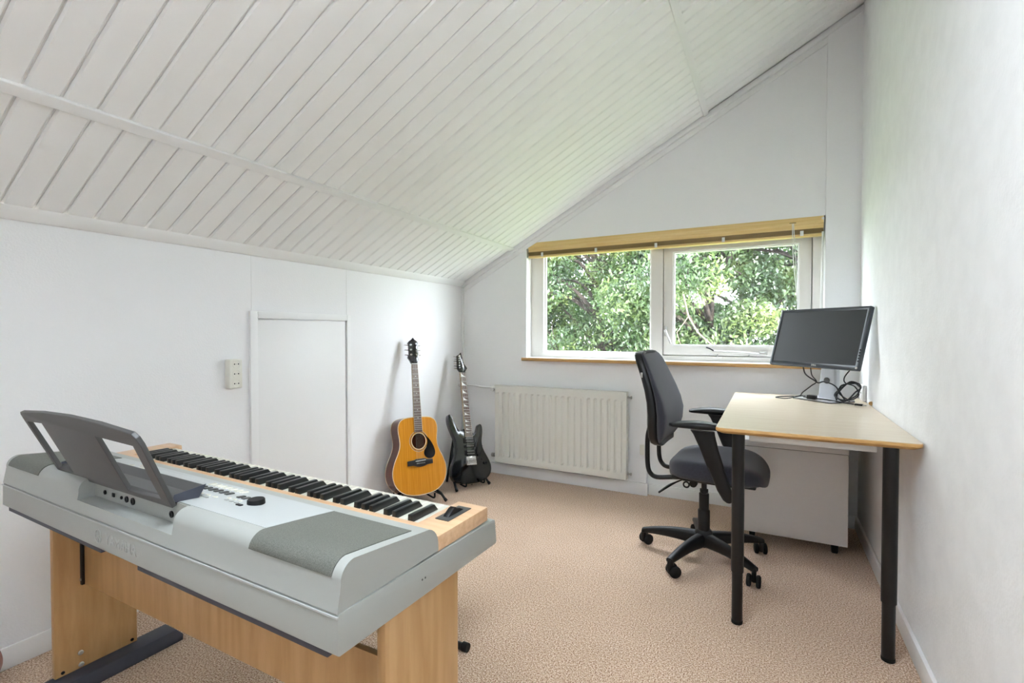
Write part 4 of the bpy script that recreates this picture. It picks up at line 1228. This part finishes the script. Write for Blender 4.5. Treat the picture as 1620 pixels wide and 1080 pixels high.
he = [(-0.0212, NE + 0.003), (-0.038, NE + 0.030), (-0.032, NE + 0.132), (-0.016, NE + 0.140), (0.003, NE + 0.158), (0.010, NE + 0.125), (0.022, NE + 0.070), (0.046, NE + 0.036), (0.0212, NE + 0.003)]
hse = prism('headstock', he, -0.013, 0.002, M['gloss'], eg, 'z', 0.001)
lm = Matrix.Translation((0.009, NE + 0.075, 0.0024)) @ Matrix.Rotation(math.radians(99), 4, 'Z')
text_mesh('maker_name', 'Ibanez', 0.026, M['pearl'], hse, lm, 0.0003)
for k in range(6):
    y = NE + 0.034 + k * 0.0185
    pst = lathe('tuner', [(0.0055, 0), (0.0055, 0.003), (0.003, 0.004), (0.003, 0.013), (0, 0.013)], M['chrome'], eg, 12, loc=(-0.023 + k * 0.001, y, 0.0022))
    tube('tuner_shaft', [(-0.004, 0, -0.017), (-0.026, 0, -0.017)], 0.0026, M['chrome'], pst, 8)
    lathe('tuner_button', [(0, -0.0035), (0.006, -0.003), (0.0075, 0), (0.006, 0.003), (0, 0.0035)], M['chrome'], pst, 14, 'y', loc=(-0.031, 0, -0.017))
# pickups: humbucker, single coil, humbucker
for y, h_ in ((0.330, 0.036), (0.288, 0.018), (0.243, 0.036)):
    pk = box('pickup', -0.043, 0.043, y - h_ / 2, y + h_ / 2, 0.0002, 0.009, M['black'], eg, 0.002)
    rws = (-0.009, 0.009) if h_ > 0.02 else (0,)
    for q in rws:
        for k in range(6):
            lathe('pole_piece', [(0.0026, 0), (0.0026, 0.0012), (0, 0.0012)], M['chrome'], pk, 8, loc=((k - 2.5) * 0.0105, y + q, 0.009))
tb = box('tremolo_bridge', -0.040, 0.040, 0.155, 0.215, 0.0004, 0.011, M['chrome'], eg, 0.002)
for k in range(6):
    box('saddle', (k - 2.5) * 0.0112 - 0.0045, (k - 2.5) * 0.0112 + 0.0045, 0.168, 0.205, 0.0112, 0.018, M['chrome'], tb, 0.0012)
    lathe('fine_tuner', [(0.003, 0), (0.003, 0.007), (0, 0.007)], M['chrome'], tb, 8, loc=((k - 2.5) * 0.0112, 0.160, 0.011))
tube('tremolo_arm', [(0.045, 0.185, 0.016), (0.052, 0.20, 0.022), (0.075, 0.245, 0.030), (0.085, 0.285, 0.034)], 0.003, M['blackmetal'], eg, 8, smooth_n=4)
for x, y in ((0.072, 0.222), (0.118, 0.165)):
    lathe('control_knob', [(0.0095, 0), (0.009, 0.012), (0.008, 0.013), (0, 0.013)], M['black'], eg, 18, loc=(x, y, 0.0002))
tube('selector_switch', [(0.098, 0.192, 0.0), (0.098, 0.194, 0.014)], 0.0025, M['black'], eg, 8)
strings(eg, 0.19, NE, 0.0195, 0.0125, 0.054, 0.036, M['string'])
lathe('strap_button', [(0.006, 0), (0.004, -0.004), (0.008, -0.009), (0, -0.009)], M['chrome'], eg, 12, 'y', loc=(0, 0.0295, -0.02))

# guitar stands
def guitar_stand(pos, yaw, label, fx, fy):
    r = empty('guitar_stand', (pos[0], pos[1], 0), yaw)      # local +x is where the guitar faces
    tag(r, label, 'guitar stand', 'folding guitar stands')
    for s in (-1, 1):
        y = s * fy
        lg = tube('front_leg', [(-0.215, y * 0.30, 0.330), (-0.150, y * 0.66, 0.150), (-0.118, y * 0.80, 0.085), (fx - 0.045, y * 0.93, 0.050), (fx, y, 0.009)], 0.0085, M['blackmetal'], r, 10)
        tube('foot_cap', [(fx - 0.012, y * 0.98, 0.020), (fx + 0.002, y * 1.005, 0.0105)], 0.0105, M['rubber'], lg, 10)
        tube('cradle_arm', [(-0.120, y * 0.55, 0.085), (-0.112, y * 0.55, 0.040), (-0.06, y * 0.55, 0.034), (0.018, y * 0.55, 0.034), (0.026, y * 0.55, 0.066)], 0.006, M['rubber'], lg, 8, smooth_n=4)
        tube('cradle_joint', [(-0.120, y * 0.55, 0.080), (-0.116, y * 0.82, 0.080)], 0.006, M['blackmetal'], lg, 8)
        tube('rear_leg', [(-0.215, y * 0.28, 0.330), (-0.235, y * 0.60, 0.009)], 0.008, M['blackmetal'], r, 10)
        tube('side_brace', [(fx - 0.030, y * 0.95, 0.038), (-0.225, y * 0.50, 0.09)], 0.0035, M['blackmetal'], r, 8)
    tube('top_hinge', [(-0.215, -fy * 0.34, 0.330), (-0.215, fy * 0.34, 0.330)], 0.011, M['rubber'], r, 10)
    return r
gs1 = guitar_stand((-1.987, 2.53), math.radians(-22), 'black folding stand holding the acoustic guitar', 0.060, 0.147)
gs2 = guitar_stand((-1.866, 2.966), math.radians(-25), 'black folding stand holding the electric guitar', 0.0, 0.139)

# small ukulele leaning by the knee wall at the left edge
uk = empty('ukulele', matrix=stance(math.radians(-30), math.radians(10), math.radians(4), (-2.150, 0.512, 0.003)))
tag(uk, 'small reddish brown wooden ukulele body at the lower left edge', 'ukulele')
halfu = [(0, 0), (0.03, 0.003), (0.060, 0.018), (0.080, 0.045), (0.085, 0.075), (0.078, 0.105), (0.062, 0.13), (0.056, 0.15), (0.060, 0.175), (0.066, 0.20), (0.060, 0.225), (0.040, 0.242), (0, 0.246)]
out_uk = mirror_outline(halfu, 4)
circu = [(0.026 * math.cos(2 * PI * i / 24), 0.155 + 0.026 * math.sin(2 * PI * i / 24)) for i in range(24)]
M['redwood'] = mat('red_mahogany', srgb(158, 84, 58), 0.35, col2=srgb(136, 66, 44), cscale=4, stretch=(20, 1, 20))
plate_with_hole('top', [(x * 0.98, 0.123 + (y - 0.123) * 0.985) for x, y in out_uk], circu, -0.002, 0.0, M['redwood'], uk)
prism('body_shell', out_uk, -0.062, -0.0022, M['redwood'], uk)
tube('binding', [(x * 0.99, 0.123 + (y - 0.123) * 0.99, -0.001) for x, y in out_uk], 0.0022, M['binding'], uk, 6, True)
box('neck', -0.019, 0.019, 0.242, 0.43, -0.018, -0.003, M['redwood'], uk, 0.004)
box('fretboard', -0.019, 0.019, 0.19, 0.43, 0.0002, 0.004, M['rosewood'], uk, 0.001)
prism('headstock', [(-0.019, 0.4305), (-0.030, 0.45), (-0.028, 0.535), (0.028, 0.535), (0.030, 0.45), (0.019, 0.4305)], -0.016, -0.004, M['redwood'], uk, 'z', 0.002)
for s in (-1, 1):
    for k in range(2):
        lathe('tuner', [(0.004, 0), (0.004, 0.01), (0, 0.01)], M['pearl'], uk, 10, loc=(s * 0.016, 0.465 + k * 0.04, -0.004))
box('bridge', -0.035, 0.035, 0.060, 0.074, 0.0002, 0.006, M['rosewood'], uk, 0.001)
for k in range(4):
    tube('string', [((k - 1.5) * 0.013, 0.067, 0.007), ((k - 1.5) * 0.009, 0.43, 0.0055)], 0.0005, M['pearl'], uk, 5)

# ------------------------------------------------------------------ the garden seen through the window
rs = np.random.RandomState(11)
gp = box('ground', -40, 40, 3.75, 60, -3.4, -3.3, M['grass'])
tag(gp, 'green lawn of the garden below the window', kind=S)

def leaves(name, centers, radii, counts, size, m, parent, org):
    V = []
    for (c, r_, n) in zip(centers, radii, counts):
        d = rs.normal(size=(n, 3)); d /= np.linalg.norm(d, axis=1)[:, None]
        rad = r_ * rs.uniform(0.15, 1.0, n) ** 0.55
        p = np.array(c) - np.array(org) + d * rad[:, None] * np.array([1.15, 1.0, 0.75])
        t = rs.normal(size=(n, 3)); t[:, 2] -= 0.25; t /= np.linalg.norm(t, axis=1)[:, None]
        b = np.cross(t, rs.normal(size=(n, 3)) + np.array([0, 0, 1.6])); b /= np.linalg.norm(b, axis=1)[:, None]
        s = size * rs.uniform(0.6, 1.3, n)[:, None]
        nrm = np.cross(t, b)
        v = np.stack([p - t * s, p + b * s * 0.42 + nrm * s * 0.12, p + t * s, p - b * s * 0.42 + nrm * s * 0.12], 1)
        V.append(v.reshape(-1, 3))
    V = np.concatenate(V)
    nq = len(V) // 4
    me = bpy.data.meshes.new(name)
    me.vertices.add(len(V)); me.vertices.foreach_set('co', V.astype(np.float32).ravel())
    me.loops.add(nq * 4); me.loops.foreach_set('vertex_index', np.arange(nq * 4, dtype=np.int32))
    me.polygons.add(nq)
    me.polygons.foreach_set('loop_start', np.arange(0, nq * 4, 4, dtype=np.int32))
    me.update(calc_edges=True)
    o = link_mesh(name, me, m, parent)
    o['kind'] = 'stuff'
    return o

def tree(base, top, spread, n_cl, per, size, leaf, label, zmin, group='garden trees beyond the window', dead=False):
    root = empty('garden_tree', base)
    tag(root, label, 'tree', group)
    b = Vector(base)
    L = lambda p: Vector(p) - b
    tp = [b, Vector((base[0] + rs.uniform(-.15, .15), base[1] + rs.uniform(-.1, .1), base[2] + (top - base[2]) * 0.35)), Vector((base[0] + rs.uniform(-.3, .3), base[1], base[2] + (top - base[2]) * 0.7)), Vector((base[0] + rs.uniform(-.4, .4), base[1], top))]
    path = smooth_path([L(p) for p in tp], 5)
    tube('trunk', path, [0.085 * (1 - 0.8 * i / (len(path) - 1)) for i in range(len(path))], M['bark'], root, 9)
    cs, rr = [], []
    bmb = bmesh.new()
    for k in range(n_cl):
        a = rs.uniform(0, 2 * PI); q = rs.uniform(0.15, 1) ** 0.5
        z = rs.uniform(zmin, top + 0.5)
        c = Vector((base[0] + spread * q * math.cos(a), base[1] + 0.75 * spread * q * math.sin(a), z))
        cs.append(tuple(c)); rr.append(rs.uniform(0.32, 0.62))
        t = min(0.98, max(0.15, (z - 0.7 - base[2]) / (top - base[2])))
        s = path[int(t * (len(path) - 1))]
        e = L(c)
        mid = (s + e) / 2 + Vector((rs.uniform(-.25, .25), rs.uniform(-.2, .2), rs.uniform(0.0, .35)))
        br_ = smooth_path([s, mid, e], 4)
        add_tube(bmb, br_, [0.045 * (1 - 0.8 * i / (len(br_) - 1)) for i in range(len(br_))], 6)
        for _ in range(3):
            d = Vector(rs.normal(size=3)).normalized() * rs.uniform(.25, .5)
            add_tube(bmb, [mid + (e - mid) * 0.6, e + d * 0.5, e + d], [0.014, 0.009, 0.004], 5)
    bo = finish(bmb, 'branches', M['bark'], root, angle=60)
    bo['kind'] = 'stuff'
    leaves('foliage', cs, rr, [int(per * rs.uniform(0.7, 1.3)) for _ in cs], size, leaf, root, base)
    if dead:
        o = tube('dead_branch', [L((-0.85, 5.75, 1.55)), L((-0.80, 5.8, 1.30)), L((-0.70, 5.8, 1.12)), L((-0.52, 5.8, 0.95)), L((-0.35, 5.8, 0.78)), L((-0.2, 5.85, 0.72))], [0.010, 0.0095, 0.0085, 0.007, 0.005, 0.002], M['bark2'], root, 8, smooth_n=0)
        tube('dead_twig', [L((-0.80, 5.8, 1.30)), L((-0.92, 5.78, 1.12)), L((-0.86, 5.76, 0.92))], [0.006, 0.0045, 0.002], M['bark2'], o, 6)
        tube('dead_twig', [L((-0.52, 5.8, 0.95)), L((-0.38, 5.76, 0.93)), L((-0.28, 5.76, 0.84))], [0.005, 0.0035, 0.0015], M['bark2'], o, 6)
    return root
tree((-4.3, 8.2, -3.3), 3.4, 1.7, 56, 1150, 0.036, M['leafA'], 'leafy oak seen at the left of the fixed pane', -0.4)
tree((-2.5, 7.6, -3.3), 3.2, 1.5, 56, 1150, 0.035, M['leafA'], 'leafy oak with spreading limbs filling the fixed pane', -0.4)
tree((-0.9, 7.2, -3.3), 3.2, 1.4, 56, 1150, 0.034, M['leafA'], 'bushy oak with a bare dead branch behind the casement pane', -0.4, dead=True)
tree((0.8, 7.6, -3.3), 3.4, 1.6, 54, 1150, 0.035, M['leafA'], 'leafy oak at the right of the casement pane', -0.4)
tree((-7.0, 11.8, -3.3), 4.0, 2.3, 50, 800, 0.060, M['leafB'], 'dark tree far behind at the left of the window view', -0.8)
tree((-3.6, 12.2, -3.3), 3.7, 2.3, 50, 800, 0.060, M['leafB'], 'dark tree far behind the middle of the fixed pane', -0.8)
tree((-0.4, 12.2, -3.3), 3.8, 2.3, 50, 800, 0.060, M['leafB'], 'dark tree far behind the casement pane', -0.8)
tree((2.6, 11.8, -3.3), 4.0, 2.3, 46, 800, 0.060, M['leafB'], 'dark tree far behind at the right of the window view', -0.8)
